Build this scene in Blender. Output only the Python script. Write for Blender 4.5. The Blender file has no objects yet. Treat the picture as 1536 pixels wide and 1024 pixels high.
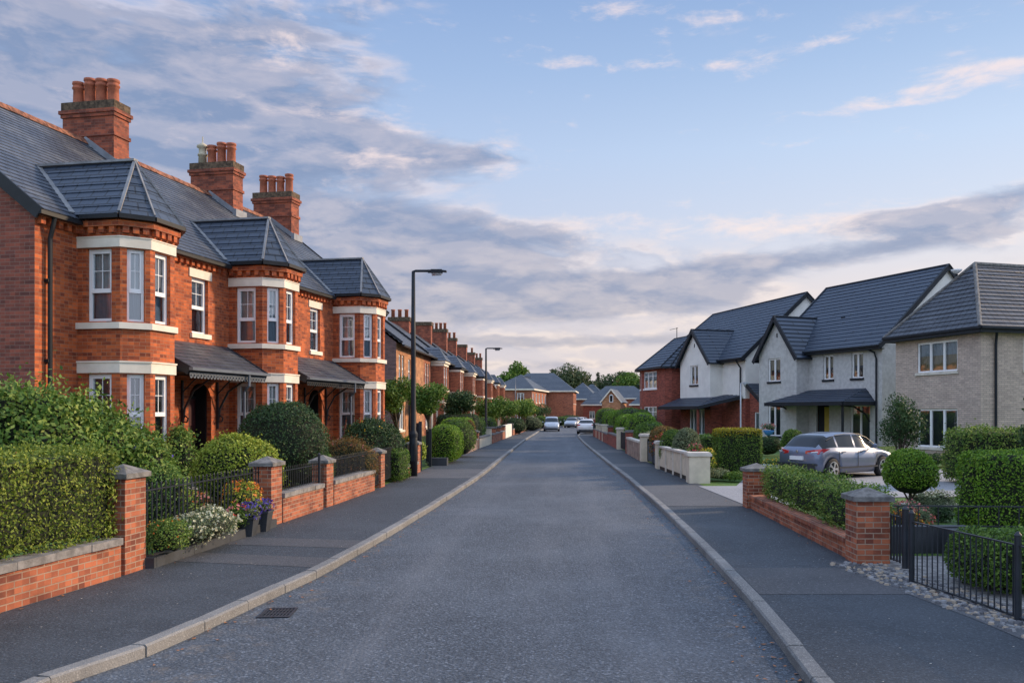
import bpy, math, random
import numpy as np
from mathutils import Vector, Matrix
random.seed(7)
rng = np.random.default_rng(11)
R = math.radians
S = bpy.context.scene
COL = S.collection
# ---------------------------------------------------------------- camera
F, H, VX, HY = 1300.0, 2.2, 830.0, 618.0        # focal length in photo pixels, eye height, vanishing point
cam_d = bpy.data.cameras.new('camera'); cam = bpy.data.objects.new('camera', cam_d); COL.objects.link(cam)
cam.location = (0, 0, H); cam.rotation_euler = (R(90), 0, 0)
cam_d.sensor_width = 36; cam_d.lens = F/1536*36
cam_d.shift_x = (768-VX)/1536; cam_d.shift_y = (HY-512)/1536
cam_d.clip_start = .1; cam_d.clip_end = 4000
S.camera = cam
S.view_settings.view_transform = 'Standard'; S.view_settings.look = 'None'
EXPO = .58; S.view_settings.exposure = EXPO; S.view_settings.gamma = 1
# ---------------------------------------------------------------- sun
SUN_AZ, SUN_EL = R(66), R(22)                   # azimuth from +Y (ahead) towards +X (right)
sd = bpy.data.lights.new('sun', 'SUN'); sd.energy = 3.2; sd.angle = R(5.0); sd.color = (1.0, .74, .48)
sun = bpy.data.objects.new('sun', sd); COL.objects.link(sun)
sv = Vector((math.sin(SUN_AZ)*math.cos(SUN_EL), math.cos(SUN_AZ)*math.cos(SUN_EL), math.sin(SUN_EL)))
sun.rotation_euler = sv.to_track_quat('Z', 'Y').to_euler(); sun.location = (30, 10, 30)
# ---------------------------------------------------------------- world
W = bpy.data.worlds.new('World'); S.world = W; W.use_nodes = True
nt = W.node_tree; nt.nodes.clear()
class NT:
    def __init__(s, t): s.t = t; s.n = t.nodes; s.l = t.links
    def set(s, sock, v):
        if isinstance(v, bpy.types.NodeSocket): s.l.new(v, sock)
        elif v is not None:
            try: sock.default_value = v
            except Exception: sock.default_value = (*v, 1)
    def m(s, op, a, b=None, c=None, clamp=False):
        n = s.n.new('ShaderNodeMath'); n.operation = op; n.use_clamp = clamp
        s.set(n.inputs[0], a); s.set(n.inputs[1], b) if b is not None else None
        if c is not None: s.set(n.inputs[2], c)
        return n.outputs[0]
    def mr(s, v, a, b, c=0., d=1., smooth=True):
        n = s.n.new('ShaderNodeMapRange'); n.interpolation_type = 'SMOOTHSTEP' if smooth else 'LINEAR'
        for i, x in enumerate((v, a, b, c, d)): s.set(n.inputs[i], x)
        return n.outputs[0]
    def mix(s, f, a, b, bt='MIX'):
        n = s.n.new('ShaderNodeMix'); n.data_type = 'RGBA'; n.blend_type = bt; n.clamp_factor = True
        s.set(n.inputs[0], f); s.set(n.inputs[6], a if isinstance(a, bpy.types.NodeSocket) else (*a, 1)); s.set(n.inputs[7], b if isinstance(b, bpy.types.NodeSocket) else (*b, 1))
        return n.outputs[2]
    def ramp(s, f, stops, interp='LINEAR'):
        n = s.n.new('ShaderNodeValToRGB'); cr = n.color_ramp; cr.interpolation = interp
        while len(cr.elements) < len(stops): cr.elements.new(.5)
        for e, (p, c) in zip(cr.elements, stops): e.position = p; e.color = (*c, 1)
        s.set(n.inputs[0], f); return n.outputs[0]
    def noise(s, vec, scale, detail=4, rough=.55, dist=0., out=0):
        n = s.n.new('ShaderNodeTexNoise'); n.inputs['Scale'].default_value = scale; n.inputs['Detail'].default_value = detail
        n.inputs['Roughness'].default_value = rough; n.inputs['Distortion'].default_value = dist
        if vec is not None: s.set(n.inputs['Vector'], vec)
        return n.outputs[out]
    def comb(s, x, y, z=0.):
        n = s.n.new('ShaderNodeCombineXYZ')
        for i, v in enumerate((x, y, z)): s.set(n.inputs[i], v)
        return n.outputs[0]
    def sep(s, v):
        n = s.n.new('ShaderNodeSeparateXYZ'); s.set(n.inputs[0], v); return n.outputs
w = NT(nt)
def lin(r, g, b):
    f = lambda c: (c/255/12.92) if c/255 <= .04045 else ((c/255+.055)/1.055)**2.4
    return (f(r), f(g), f(b))
tc = nt.nodes.new('ShaderNodeTexCoord')
dx, dy, dz = w.sep(tc.outputs['Generated'])
az = w.m('ARCTAN2', dx, dy); el = w.m('ARCSINE', dz)
def paz(px): return math.atan((px-VX)/F)
def pel(px, py): return math.atan((HY-py)/F*math.cos(paz(px)))
warp = w.noise(w.comb(w.m('MULTIPLY', az, 3.), w.m('MULTIPLY', el, 7.), 3.3), 1.3, 2, .5)
azw = w.m('ADD', az, w.m('MULTIPLY', w.m('SUBTRACT', warp, .5), .10))
elw = w.m('ADD', el, w.m('MULTIPLY', w.m('SUBTRACT', warp, .5), .02))
def fbm(du=0., dv=0., k=1., z=0., detail=7, rough=.56):
    u = w.m('MULTIPLY', w.m('ADD', azw, du), 5.2*k); v = w.m('MULTIPLY', w.m('ADD', w.m('ADD', elw, w.m('MULTIPLY', az, .015)), dv), 15.*k)
    return w.noise(w.comb(u, v, z), 1.5, detail, rough, .25)
def blob(px, py, rx, ry, amp, tilt=0.):
    u0, v0 = paz(px), pel(px, py); ru, rv = rx/F, ry/F
    u = w.m('SUBTRACT', az, u0); v = w.m('SUBTRACT', w.m('SUBTRACT', el, v0), w.m('MULTIPLY', u, tilt))
    a = w.m('DIVIDE', u, ru); b = w.m('DIVIDE', v, rv)
    r2 = w.m('ADD', w.m('MULTIPLY', a, a), w.m('MULTIPLY', b, b))
    return w.m('MULTIPLY', w.m('EXPONENT', w.m('MULTIPLY', r2, -1.)), amp)
def total(ls):
    o = ls[0]
    for x in ls[1:]: o = w.m('ADD', o, x)
    return o
n1 = fbm(); n1b = fbm(.010, .016)
bias = total([blob(120, 140, 430, 180, .42, -.1), blob(430, 70, 130, 50, .18), blob(560, 215, 210, 34, .30, -.12), blob(700, 235, 120, 16, .22), blob(330, 300, 300, 60, .12), blob(690, 362, 300, 34, .34), blob(500, 410, 300, 40, .22),
              blob(700, 430, 360, 30, .30), blob(430, 470, 300, 40, .12), blob(960, 440, 300, 26, .26, .06), blob(1490, 300, 150, 20, .36, .1), blob(1350, 330, 120, 14, .30), blob(1330, 372, 330, 18, .28, .12), blob(1100, 400, 260, 18, .22, .1),
              blob(640, 462, 420, 22, .34), blob(820, 512, 500, 12, .32), blob(300, 230, 500, 120, .14), blob(560, 330, 260, 30, .14), blob(850, 548, 400, 9, .22), blob(960, 220, 330, 100, -.34), blob(1350, 215, 300, 60, -.34), blob(760, 60, 170, 60, -.2), blob(620, 120, 120, 40, -.12), blob(1050, 330, 120, 20, -.15), blob(650, 300, 240, 16, -.10)])
nd = w.m('ADD', n1, w.m('MULTIPLY', w.m('SUBTRACT', fbm(.7, .3, 2.6, 9., 6, .6), .5), .34))
dens = w.mr(w.m('ADD', nd, bias), .50, .90)
n2 = fbm(.3, .1, 2.4, 5., 7, .64)
wb = total([blob(925, 18, 95, 14, .22, -.05), blob(1075, 28, 70, 12, .20), blob(820, 98, 65, 9, .20), blob(960, 95, 120, 11, .20, -.04), blob(1160, 82, 160, 11, .23, .12), blob(1430, 128, 150, 15, .34, .08),
            blob(1480, 100, 80, 7, .24), blob(600, 26, 110, 9, .18), blob(1390, 22, 100, 9, .12), blob(1330, 160, 90, 5, .2), blob(1000, 350, 200, 14, .14), blob(1250, 330, 300, 26, .24), blob(880, 330, 130, 12, .2), blob(600, 240, 200, 18, .24), blob(430, 70, 90, 40, .24), blob(520, 175, 120, 18, .24), blob(740, 222, 80, 10, .2)])
wisp = w.m('MULTIPLY', w.mr(w.m('ADD', n2, wb), .60, .98), .85)
elc = w.m('MAXIMUM', el, 0.)
base = w.ramp(w.m('DIVIDE', elc, 1.2), [(0., lin(220, 203, 200)), (.05, lin(228, 213, 207)), (.11, lin(228, 217, 215)), (.17, lin(210, 216, 230)), (.24, lin(192, 210, 235)), (.31, lin(166, 191, 225)), (.38, lin(142, 171, 213)), (.55, lin(160, 186, 226)), (1., lin(176, 198, 232))])
side = w.mr(az, -.6, .7)
base = w.mix(w.m('MULTIPLY', w.m('SUBTRACT', 1., side), .40), base, lin(128, 156, 206))
shade = w.m('ADD', .48, w.m('MULTIPLY', w.m('SUBTRACT', n1, n1b), 8.), None, True)
low = w.mr(el, .02, .30)
dark = w.mix(low, lin(150, 153, 174), lin(126, 144, 178)); lite = w.mix(low, lin(250, 230, 214), lin(228, 214, 216))
core = w.mr(dens, .30, 1.)
ccol = w.mix(w.m('MULTIPLY', w.m('SUBTRACT', 1.25, core), shade, None, True), dark, lite)
ccol = w.mix(w.m('MULTIPLY', w.mr(fbm(.7, .3, 2.6, 9., 6, .6), .42, .68), .22), ccol, lite)
vis = w.mix(w.m('MULTIPLY', dens, .92), base, ccol)
vis = w.mix(wisp, vis, w.mix(low, lin(252, 232, 214), lin(240, 222, 220)))
back = w.mr(w.m('ABSOLUTE', az), .9, 1.6)     # the half of the sky behind the viewer: brightened to add ambient light
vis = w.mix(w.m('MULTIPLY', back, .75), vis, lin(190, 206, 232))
sky = nt.nodes.new('ShaderNodeTexSky'); sky.sky_type = 'NISHITA'; sky.sun_disc = False
sky.sun_elevation = SUN_EL; sky.sun_rotation = SUN_AZ
sc = nt.nodes.new('ShaderNodeVectorMath'); sc.operation = 'SCALE'; w.set(sc.inputs[0], vis); w.set(sc.inputs[3], w.m('MULTIPLY', w.m('ADD', 1., w.m('MULTIPLY', w.m('MAXIMUM', back, w.mr(el, .48, .75)), .6)), 11.3/2**EXPO))  # hidden sky overhead and behind the viewer boosted as added fill light
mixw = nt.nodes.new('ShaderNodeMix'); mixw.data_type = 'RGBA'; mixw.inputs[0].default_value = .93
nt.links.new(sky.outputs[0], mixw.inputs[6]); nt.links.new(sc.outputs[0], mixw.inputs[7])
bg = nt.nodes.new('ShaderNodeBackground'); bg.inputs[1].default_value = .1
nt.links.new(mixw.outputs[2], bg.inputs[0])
wo = nt.nodes.new('ShaderNodeOutputWorld'); nt.links.new(bg.outputs[0], wo.inputs[0])
S.cycles.max_bounces = 6; S.cycles.diffuse_bounces = 3; S.cycles.glossy_bounces = 3; S.cycles.transparent_max_bounces = 10; S.cycles.transmission_bounces = 4
S.cycles.use_denoising = True
# ---------------------------------------------------------------- helpers
def WX(px, D): return (px-VX)/F*D
def GP(px, py, z=.1):
    D = F*(H-z)/(py-HY); return (WX(px, D), D)
def ZP(py, D): return H+(HY-py)*D/F
def interp(x, pts):
    return float(np.interp(x, [p[0] for p in pts], [p[1] for p in pts]))
def tag(o, label, cat, group=None, kind=None):
    if label: o['label'] = label
    if cat: o['category'] = cat
    if group: o['group'] = group
    if kind: o['kind'] = kind
    return o
def thing(name, label, cat, loc=(0, 0, 0), rz=0., group=None):
    o = bpy.data.objects.new(name, None); o.empty_display_size = .3; COL.objects.link(o)
    o.location = loc; o.rotation_euler = (0, 0, rz)
    return tag(o, label, cat, group)
def link(name, me, parent=None, loc=(0, 0, 0), rz=0.):
    o = bpy.data.objects.new(name, me); COL.objects.link(o)
    if parent is not None: o.parent = parent
    o.location = loc; o.rotation_euler = (0, 0, rz); return o
def copy_tree(o, parent=None):
    c = o.copy(); COL.objects.link(c)
    if parent is not None: c.parent = parent
    for ch in list(o.children): copy_tree(ch, c)
    return c
class MB:
    def __init__(s): s.v = []; s.f = []; s.mi = []; s.cur = 0
    def m(s, i): s.cur = i; return s
    def poly(s, pts, mi=None):
        i = len(s.v); s.v += [tuple(p) for p in pts]; s.f.append(tuple(range(i, i+len(pts)))); s.mi.append(s.cur if mi is None else mi)
    def box(s, x0, x1, y0, y1, z0, z1):
        if x0 > x1: x0, x1 = x1, x0
        if y0 > y1: y0, y1 = y1, y0
        p = [(x0, y0, z0), (x1, y0, z0), (x1, y1, z0), (x0, y1, z0), (x0, y0, z1), (x1, y0, z1), (x1, y1, z1), (x0, y1, z1)]
        for q in ((0, 3, 2, 1), (4, 5, 6, 7), (0, 1, 5, 4), (1, 2, 6, 5), (2, 3, 7, 6), (3, 0, 4, 7)): s.poly([p[k] for k in q])
    def obox(s, p0, p1, w, z0, z1, off=0.):
        # box along a ground segment, width w (centred, shifted sideways by off)
        a = Vector((p0[0], p0[1], 0)); b = Vector((p1[0], p1[1], 0)); d = (b-a).normalized(); n = Vector((d.y, -d.x, 0))
        q = [a+n*(off-w/2), b+n*(off-w/2), b+n*(off+w/2), a+n*(off+w/2)]
        lo = [(p.x, p.y, z0) for p in q]; hi = [(p.x, p.y, z1) for p in q]
        s.poly(lo); s.poly(hi[::-1])
        for i in range(4): j = (i+1) % 4; s.poly([lo[j], lo[i], hi[i], hi[j]])
    def bar(s, p, q, w, h, up=(0, 0, 1)):
        p = Vector(p); q = Vector(q); d = (q-p).normalized(); u = Vector(up); sd = d.cross(u)
        if sd.length < 1e-4: sd = Vector((1, 0, 0))
        sd.normalize(); u = sd.cross(d).normalized()
        c = [(-w/2, -h/2), (w/2, -h/2), (w/2, h/2), (-w/2, h/2)]
        a = [p+sd*x+u*y for x, y in c]; b = [q+sd*x+u*y for x, y in c]
        s.poly(a); s.poly(b[::-1])
        for i in range(4): j = (i+1) % 4; s.poly([a[j], a[i], b[i], b[j]])
    def tube(s, pts, r, n=8, caps=True):
        pts = [Vector(p) for p in pts]; rs = r if isinstance(r, (list, tuple)) else [r]*len(pts)
        rings = []
        ref = None
        for i, p in enumerate(pts):
            d = (pts[min(i+1, len(pts)-1)]-pts[max(i-1, 0)])
            d = d.normalized() if d.length > 1e-9 else Vector((0, 0, 1))
            if ref is None: ref = Vector((1, 0, 0)) if abs(d.x) < .9 else Vector((0, 1, 0))
            a = ref - d*ref.dot(d)
            if a.length < 1e-4: a = Vector((0, 1, 0)) - d*d.y
            a.normalize(); ref = a; b = d.cross(a)
            rings.append([p+(a*math.cos(2*math.pi*k/n)+b*math.sin(2*math.pi*k/n))*rs[i] for k in range(n)])
        base = len(s.v)
        for rg in rings: s.v += [tuple(x) for x in rg]
        for i in range(len(rings)-1):
            for k in range(n):
                k2 = (k+1) % n
                s.f.append((base+i*n+k, base+i*n+k2, base+(i+1)*n+k2, base+(i+1)*n+k)); s.mi.append(s.cur)
        if caps:
            s.f.append(tuple(base+k for k in range(n))[::-1]); s.mi.append(s.cur)
            s.f.append(tuple(base+(len(rings)-1)*n+k for k in range(n))); s.mi.append(s.cur)
    def lathe(s, prof, c=(0, 0, 0), n=16, closed=False):
        s.tube([(c[0], c[1], c[2]+z+i*1e-6) for i, (r, z) in enumerate(prof)], [r for r, z in prof], n)
    def wall(s, p0, p1, z0, z1, ops=(), rev=.13):
        # outer face of a wall from p0 to p1 (outward = right-hand side), with openings (u0,u1,za,zb) and reveals
        a = Vector((p0[0], p0[1])); b = Vector((p1[0], p1[1])); L = (b-a).length; d = (b-a)/L; inn = Vector((-d.y, d.x))
        us = sorted({0., L, *[o[0] for o in ops], *[o[1] for o in ops]}); zs = sorted({z0, z1, *[o[2] for o in ops], *[o[3] for o in ops]})
        P = lambda u, z, k=0.: (a.x+d.x*u+inn.x*k, a.y+d.y*u+inn.y*k, z)
        for i in range(len(us)-1):
            for j in range(len(zs)-1):
                um = (us[i]+us[i+1])/2; zm = (zs[j]+zs[j+1])/2
                if any(o[0] < um < o[1] and o[2] < zm < o[3] for o in ops): continue
                s.poly([P(us[i], zs[j]), P(us[i+1], zs[j]), P(us[i+1], zs[j+1]), P(us[i], zs[j+1])])
        for u0, u1, za, zb in ops:
            s.poly([P(u0, za), P(u0, zb), P(u0, zb, rev), P(u0, za, rev)]); s.poly([P(u1, za), P(u1, za, rev), P(u1, zb, rev), P(u1, zb)])
            s.poly([P(u0, zb), P(u1, zb), P(u1, zb, rev), P(u0, zb, rev)]); s.poly([P(u0, za), P(u0, za, rev), P(u1, za, rev), P(u1, za)])
    def strip(s, pts, z0, z1, out, back=.0):
        # band following a polyline, standing proud to its right-hand side
        P = [Vector((p[0], p[1])) for p in pts]; n = len(P); O = []
        for i in range(n):
            ns = []
            if i > 0: d = (P[i]-P[i-1]).normalized(); ns.append(Vector((d.y, -d.x)))
            if i < n-1: d = (P[i+1]-P[i]).normalized(); ns.append(Vector((d.y, -d.x)))
            if len(ns) == 2:
                m = (ns[0]+ns[1]).normalized(); k = 1/max(.3, m.dot(ns[0]))
            else: m = ns[0]; k = 1
            O.append((P[i]-m*back*k, P[i]+m*out*k))
        v = lambda q, z: (q.x, q.y, z)
        for i in range(n-1):
            (a, b), (c, d) = O[i], O[i+1]
            s.poly([v(b, z0), v(d, z0), v(d, z1), v(b, z1)]); s.poly([v(b, z1), v(d, z1), v(c, z1), v(a, z1)]); s.poly([v(a, z0), v(c, z0), v(d, z0), v(b, z0)])
        for k in (0, n-1):
            a, b = O[k]; s.poly([v(a, z0), v(b, z0), v(b, z1), v(a, z1)])
    def stepped(s, a, b, c, d, row=.3, rise=.02):
        # tiled slope: a,b lower edge (left,right), c,d upper edge (right,left)
        a, b, c, d = map(Vector, (a, b, c, d))
        nrm = (b-a).cross(d-a)
        if nrm.length < 1e-6: nrm = (b-a).cross(c-a)
        nrm.normalize()
        if nrm.z < 0: nrm = -nrm
        h = max(((d-a) - (b-a).normalized()*(d-a).dot((b-a).normalized())).length, .01)
        n = max(1, round(h/row))
        for i in range(n):
            t0, t1 = i/n, (i+1)/n
            l0, r0, l1, r1 = a.lerp(d, t0), b.lerp(c, t0), a.lerp(d, t1), b.lerp(c, t1)
            if (l1-r1).length < 1e-4: s.poly([l0+nrm*rise, r0+nrm*rise, r1])
            else: s.poly([l0+nrm*rise, r0+nrm*rise, r1, l1])
            s.poly([l0-nrm*.005, r0-nrm*.005, r0+nrm*rise, l0+nrm*rise])
    def mesh(s, name, mats, smooth=False):
        me = bpy.data.meshes.new(name); me.from_pydata(s.v, [], s.f)
        for m in mats: me.materials.append(m)
        me.polygons.foreach_set('material_index', s.mi)
        uv = me.uv_layers.new(name='UVMap'); n = len(me.loops)
        P = np.array(s.v, dtype=np.float64)
        out = np.zeros((n, 2)); li = 0
        for f in s.f:
            k = len(f); p = P[list(f)]
            nr = np.zeros(3)
            for i in range(k): nr += np.cross(p[i], p[(i+1) % k])
            l = np.linalg.norm(nr); nr = nr/l if l > 1e-12 else np.array([0, 0, 1.])
            t = np.array([-nr[1], nr[0], 0.]); tl = np.linalg.norm(t)
            if tl < .05: t = np.array([1., 0, 0]); b = np.array([0, 1., 0])
            else: t /= tl; b = np.cross(nr, t)
            out[li:li+k, 0] = p@t; out[li:li+k, 1] = p@b; li += k
        uv.data.foreach_set('uv', out.ravel())
        if smooth: me.polygons.foreach_set('use_smooth', [True]*len(me.polygons))
        me.update(); return me
    def build(s, name, mats, parent=None, smooth=False, loc=(0, 0, 0), rz=0.):
        if not isinstance(mats, (list, tuple)): mats = [mats]
        return link(name, s.mesh(name, mats, smooth), parent, loc, rz)
# ---------------------------------------------------------------- materials
def newmat(name):
    m = bpy.data.materials.new(name); m.use_nodes = True; t = NT(m.node_tree); b = m.node_tree.nodes['Principled BSDF']
    return m, t, b
def bump(t, b, h, dist, strength=.6):
    n = t.n.new('ShaderNodeBump'); n.inputs['Distance'].default_value = dist; n.inputs['Strength'].default_value = strength
    t.set(n.inputs['Height'], h); t.l.new(n.outputs[0], b.inputs['Normal'])
def texco(t, k): return t.n.new('ShaderNodeTexCoord').outputs[k]
def bricktex(t, c1, c2, cm, w_, h_, mortar, bias=0., off=.5, vec=None):
    n = t.n.new('ShaderNodeTexBrick'); t.set(n.inputs['Vector'], vec if vec is not None else texco(t, 'UV'))
    n.offset = off; n.inputs['Scale'].default_value = 1.; n.inputs['Brick Width'].default_value = w_; n.inputs['Row Height'].default_value = h_
    n.inputs['Mortar Size'].default_value = mortar; n.inputs['Mortar Smooth'].default_value = .15; n.inputs['Bias'].default_value = bias
    for i, c in ((1, c1), (2, c2), (3, cm)): n.inputs[i].default_value = (*c, 1)
    return n.outputs
def brick_mat(name, c1, c2, cm=(.30, .25, .21), w_=.225, h_=.075, mortar=.005, dirt=.5, patch=.5, vary=1.):
    m, t, b = newmat(name); o = bricktex(t, c1, c2, cm, w_, h_, mortar)
    uv = texco(t, 'UV')
    n1 = t.noise(uv, 1.1, 5, .6); n2 = t.noise(uv, 7.5, 3, .6)
    ux, uy, _ = t.sep(uv); row = t.m('FLOOR', t.m('DIVIDE', uy, h_)); cx = t.m('FLOOR', t.m('DIVIDE', t.m('ADD', ux, t.m('MULTIPLY', t.m('MODULO', row, 2.), w_*.5)), w_))
    wn = t.n.new('ShaderNodeTexWhiteNoise'); wn.noise_dimensions = '2D'; t.set(wn.inputs['Vector'], t.comb(cx, row)); rnd = wn.outputs['Value']
    tone = t.mix(t.mr(rnd, .55, 1., 0., .55*vary, False), t.mix(t.mr(rnd, .0, .35, .6*vary, 0., False), o[0], tuple(x*.55 for x in c2)), tuple(min(1, x*1.5) for x in c1))
    tone = t.mix(o[1], tone, cm)
    col = t.mix(t.m('MULTIPLY', t.mr(n2, .48, .75), patch*.7), tone, tuple(min(1, x*1.4) for x in c1))
    col = t.mix(t.m('MULTIPLY', t.mr(n1, .42, .78), dirt), col, tuple(x*.45 for x in c2))
    t.set(b.inputs['Base Color'], col); b.inputs['Roughness'].default_value = .88
    bump(t, b, t.m('ADD', t.m('MULTIPLY', o[1], -1.), t.m('MULTIPLY', t.noise(uv, 60, 2), .4)), .006, .7)
    return m
def plain(name, c, rough=.6, metal=0., var=.12, scale=3., spec=.5, bmp=0., coat=0.):
    m, t, b = newmat(name); n = t.noise(texco(t, 'Object'), scale, 4, .6)
    t.set(b.inputs['Base Color'], t.mix(t.mr(n, .3, .7), tuple(x*(1-var) for x in c), tuple(min(1, x*(1+var)) for x in c)))
    b.inputs['Roughness'].default_value = rough; b.inputs['Metallic'].default_value = metal; b.inputs['Specular IOR Level'].default_value = spec
    b.inputs['Coat Weight'].default_value = coat
    if bmp: bump(t, b, t.noise(texco(t, 'Object'), 45, 3), bmp, .6)
    return m
def roof_mat(name, c1, c2, w_, h_, line=.010, rough=.42, moss=.3, off=.5, streak=(.13, .14, .16)):
    m, t, b = newmat(name); o = bricktex(t, c1, c2, tuple(x*.22 for x in c1), w_, h_, line, off=off); uv = texco(t, 'UV')  # dark row lines paint the gap shadows between overlapping courses
    n1 = t.noise(uv, .7, 5, .65); n2 = t.noise(uv, 3.5, 4, .7, .5)
    col = t.mix(t.m('MULTIPLY', t.mr(n1, .45, .72), moss), o[0], streak)
    col = t.mix(t.m('MULTIPLY', t.mr(n2, .6, .8), moss*.9), col, tuple(x*1.6 for x in streak))
    t.set(b.inputs['Base Color'], col); b.inputs['Roughness'].default_value = rough; b.inputs['Specular IOR Level'].default_value = .5
    _, y, _ = t.sep(uv); fr = t.m('FRACT', t.m('DIVIDE', y, h_))
    bump(t, b, t.m('ADD', t.m('MULTIPLY', fr, -1.), t.m('ADD', t.m('MULTIPLY', o[1], -.8), t.m('MULTIPLY', t.noise(uv, 9, 3), .5))), .022, .8)
    return m
M = {}
M['brick'] = brick_mat('red_brick', (.50, .115, .030), (.22, .045, .02), (.34, .17, .10), mortar=.005, dirt=.40, patch=.45)
M['brick_wall'] = brick_mat('garden_wall_brick', (.38, .115, .052), (.19, .05, .03), (.34, .235, .17), mortar=.008, dirt=.75)
M['brick_side'] = brick_mat('dark_gable_brick', (.27, .07, .042), (.15, .045, .035), (.24, .15, .12), dirt=.35, patch=.3)  # darker copy of the red brick, shade of the sunless gable painted in
M['brick_chim'] = brick_mat('chimney_brick', (.33, .085, .04), (.15, .04, .025), (.2, .11, .08), dirt=.85, patch=.35)
M['brick_mod'] = brick_mat('modern_red_brick', (.33, .082, .052), (.21, .052, .036), (.16, .09, .075), dirt=.25, patch=.25)
M['brick_buff'] = brick_mat('buff_brick', (.60, .47, .39), (.45, .35, .30), (.30, .27, .24), w_=.3, h_=.085, mortar=.010, dirt=.3, patch=.3, vary=.3)
M['brick_far'] = brick_mat('weathered_brick', (.38, .125, .06), (.24, .07, .045), (.3, .2, .15), dirt=.35)
M['brick_purple'] = brick_mat('purple_brown_brick', (.16, .09, .085), (.11, .065, .07), (.24, .2, .18), dirt=.4)
M['sandstone'] = brick_mat('sandy_stone_front', (.44, .21, .10), (.34, .15, .075), (.4, .26, .15), w_=.4, h_=.2, mortar=.004, dirt=.3)
M['slate'] = roof_mat('slate', (.062, .073, .098), (.040, .049, .070), .28, .20, line=.016, moss=.7, streak=(.17, .175, .18))
M['slate_new'] = roof_mat('blue_slate', (.036, .052, .082), (.026, .040, .066), .34, .25, line=.016, rough=.45, moss=.12)
M['slate_far'] = roof_mat('weathered_slate', (.070, .082, .105), (.050, .060, .080), .5, .32, moss=.25)
M['tile'] = roof_mat('flat_roof_tile', (.036, .054, .086), (.030, .045, .074), 3.3, .34, line=.034, rough=.48, moss=.10, streak=(.09, .105, .13))
M['tile_wavy'] = roof_mat('interlocking_tile', (.062, .070, .086), (.042, .048, .062), .33, .34, line=.022, rough=.5, moss=.35, off=0.)
M['tile_far'] = roof_mat('distant_tile', (.055, .070, .092), (.042, .055, .074), .8, .5, moss=.3)
M['trim'] = plain('cream_stone', (.72, .66, .56), .75, var=.1, scale=2.)
M['trim2'] = plain('pale_stone_sill', (.60, .55, .48), .8, var=.15)
M['coping'] = plain('weathered_coping', (.20, .19, .185), .9, var=.35, scale=6, bmp=.006)
M['cap'] = plain('pillar_cap_stone', (.15, .145, .14), .9, var=.4, scale=8, bmp=.01)
M['upvc'] = plain('white_frame', (.82, .83, .84), .35, var=.03)
M['black'] = plain('black_paint', (.010, .012, .015), .5, var=.3, spec=.3)
M['iron'] = plain('black_iron', (.014, .018, .026), .38, var=.3, metal=.0)
M['fascia'] = plain('dark_fascia', (.014, .018, .025), .55, var=.2, spec=.25)
M['lead'] = plain('lead_flashing', (.20, .215, .24), .5, var=.2)
M['hiplead'] = plain('weathered_lead_hips', (.22, .22, .225), .6, var=.25)
M['ridge'] = plain('terracotta_ridge', (.22, .085, .045), .9, var=.6, scale=7)
M['pot'] = plain('terracotta_pot', (.34, .10, .05), .8, var=.25, scale=6)
M['potcream'] = plain('cream_pot', (.45, .40, .29), .8, var=.2)
M['moss'] = plain('mossy_brick', (.095, .065, .04), .95, var=.6, scale=9, bmp=.02)
M['render'] = plain('white_render', (.74, .72, .68), .9, var=.06, scale=1.5, bmp=.004)
M['render_grey'] = plain('grey_render', (.49, .485, .475), .95, var=.12, scale=5, bmp=.012)
M['cream'] = plain('cream_render', (.64, .56, .43), .85, var=.1, scale=3)
M['plum'] = plain('plum_door', (.05, .012, .014), .4)
M['rubber'] = plain('rubber', (.012, .012, .013), .8)
M['alloy'] = plain('alloy', (.55, .56, .58), .3, metal=.8)
M['carsilver'] = plain('silver_blue_paint', (.125, .155, .23), .33, metal=.35, var=.03, coat=.8)
M['carwhite'] = plain('pale_silver_paint', (.40, .43, .48), .3, metal=.3, var=.03, coat=.8)
M['carpink'] = plain('white_paint', (.66, .65, .68), .3, metal=.1, var=.03, coat=.8)
M['plastic'] = plain('dark_plastic', (.025, .028, .034), .5)
M['planter'] = plain('slate_planter', (.035, .04, .048), .55, var=.25)
M['soil'] = plain('soil', (.035, .025, .018), .95, var=.4, scale=12, bmp=.02)
M['bark'] = plain('bark', (.075, .055, .04), .95, var=.4, scale=9, bmp=.02)
M['pinkstone'] = brick_mat('pink_block', (.34, .23, .18), (.28, .19, .15), (.3, .25, .2), w_=.4, h_=.2, mortar=.01)
M['bluegate'] = plain('blue_gate_paint', (.03, .055, .085), .5)
M['lampgrey'] = plain('lamp_grey', (.10, .12, .15), .4)
M['lamppale'] = plain('galvanised', (.42, .45, .50), .45)
M['white'] = plain('white_plastic', (.75, .76, .78), .4, var=.04)
M['yellow'] = plain('yellow_cloth', (.45, .34, .07), .8)
M['blue'] = plain('blue_cloth', (.07, .25, .6), .7)
M['plate'] = plain('number_plate', (.7, .72, .74), .4, var=.02)
M['orange'] = plain('dry_leaf', (.30, .12, .04), .8, var=.4, scale=20)
def emit_free_lens(name, c, rough=.15):
    m, t, b = newmat(name); b.inputs['Base Color'].default_value = (*c, 1); b.inputs['Roughness'].default_value = rough; b.inputs['Coat Weight'].default_value = 1.; return m
M['redlens'] = emit_free_lens('red_lens', (.45, .02, .025)); M['clearlens'] = emit_free_lens('clear_lens', (.7, .75, .8))
M['carglass'] = plain('car_glass', (.010, .014, .018), .12, spec=.35, var=.05)
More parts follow.
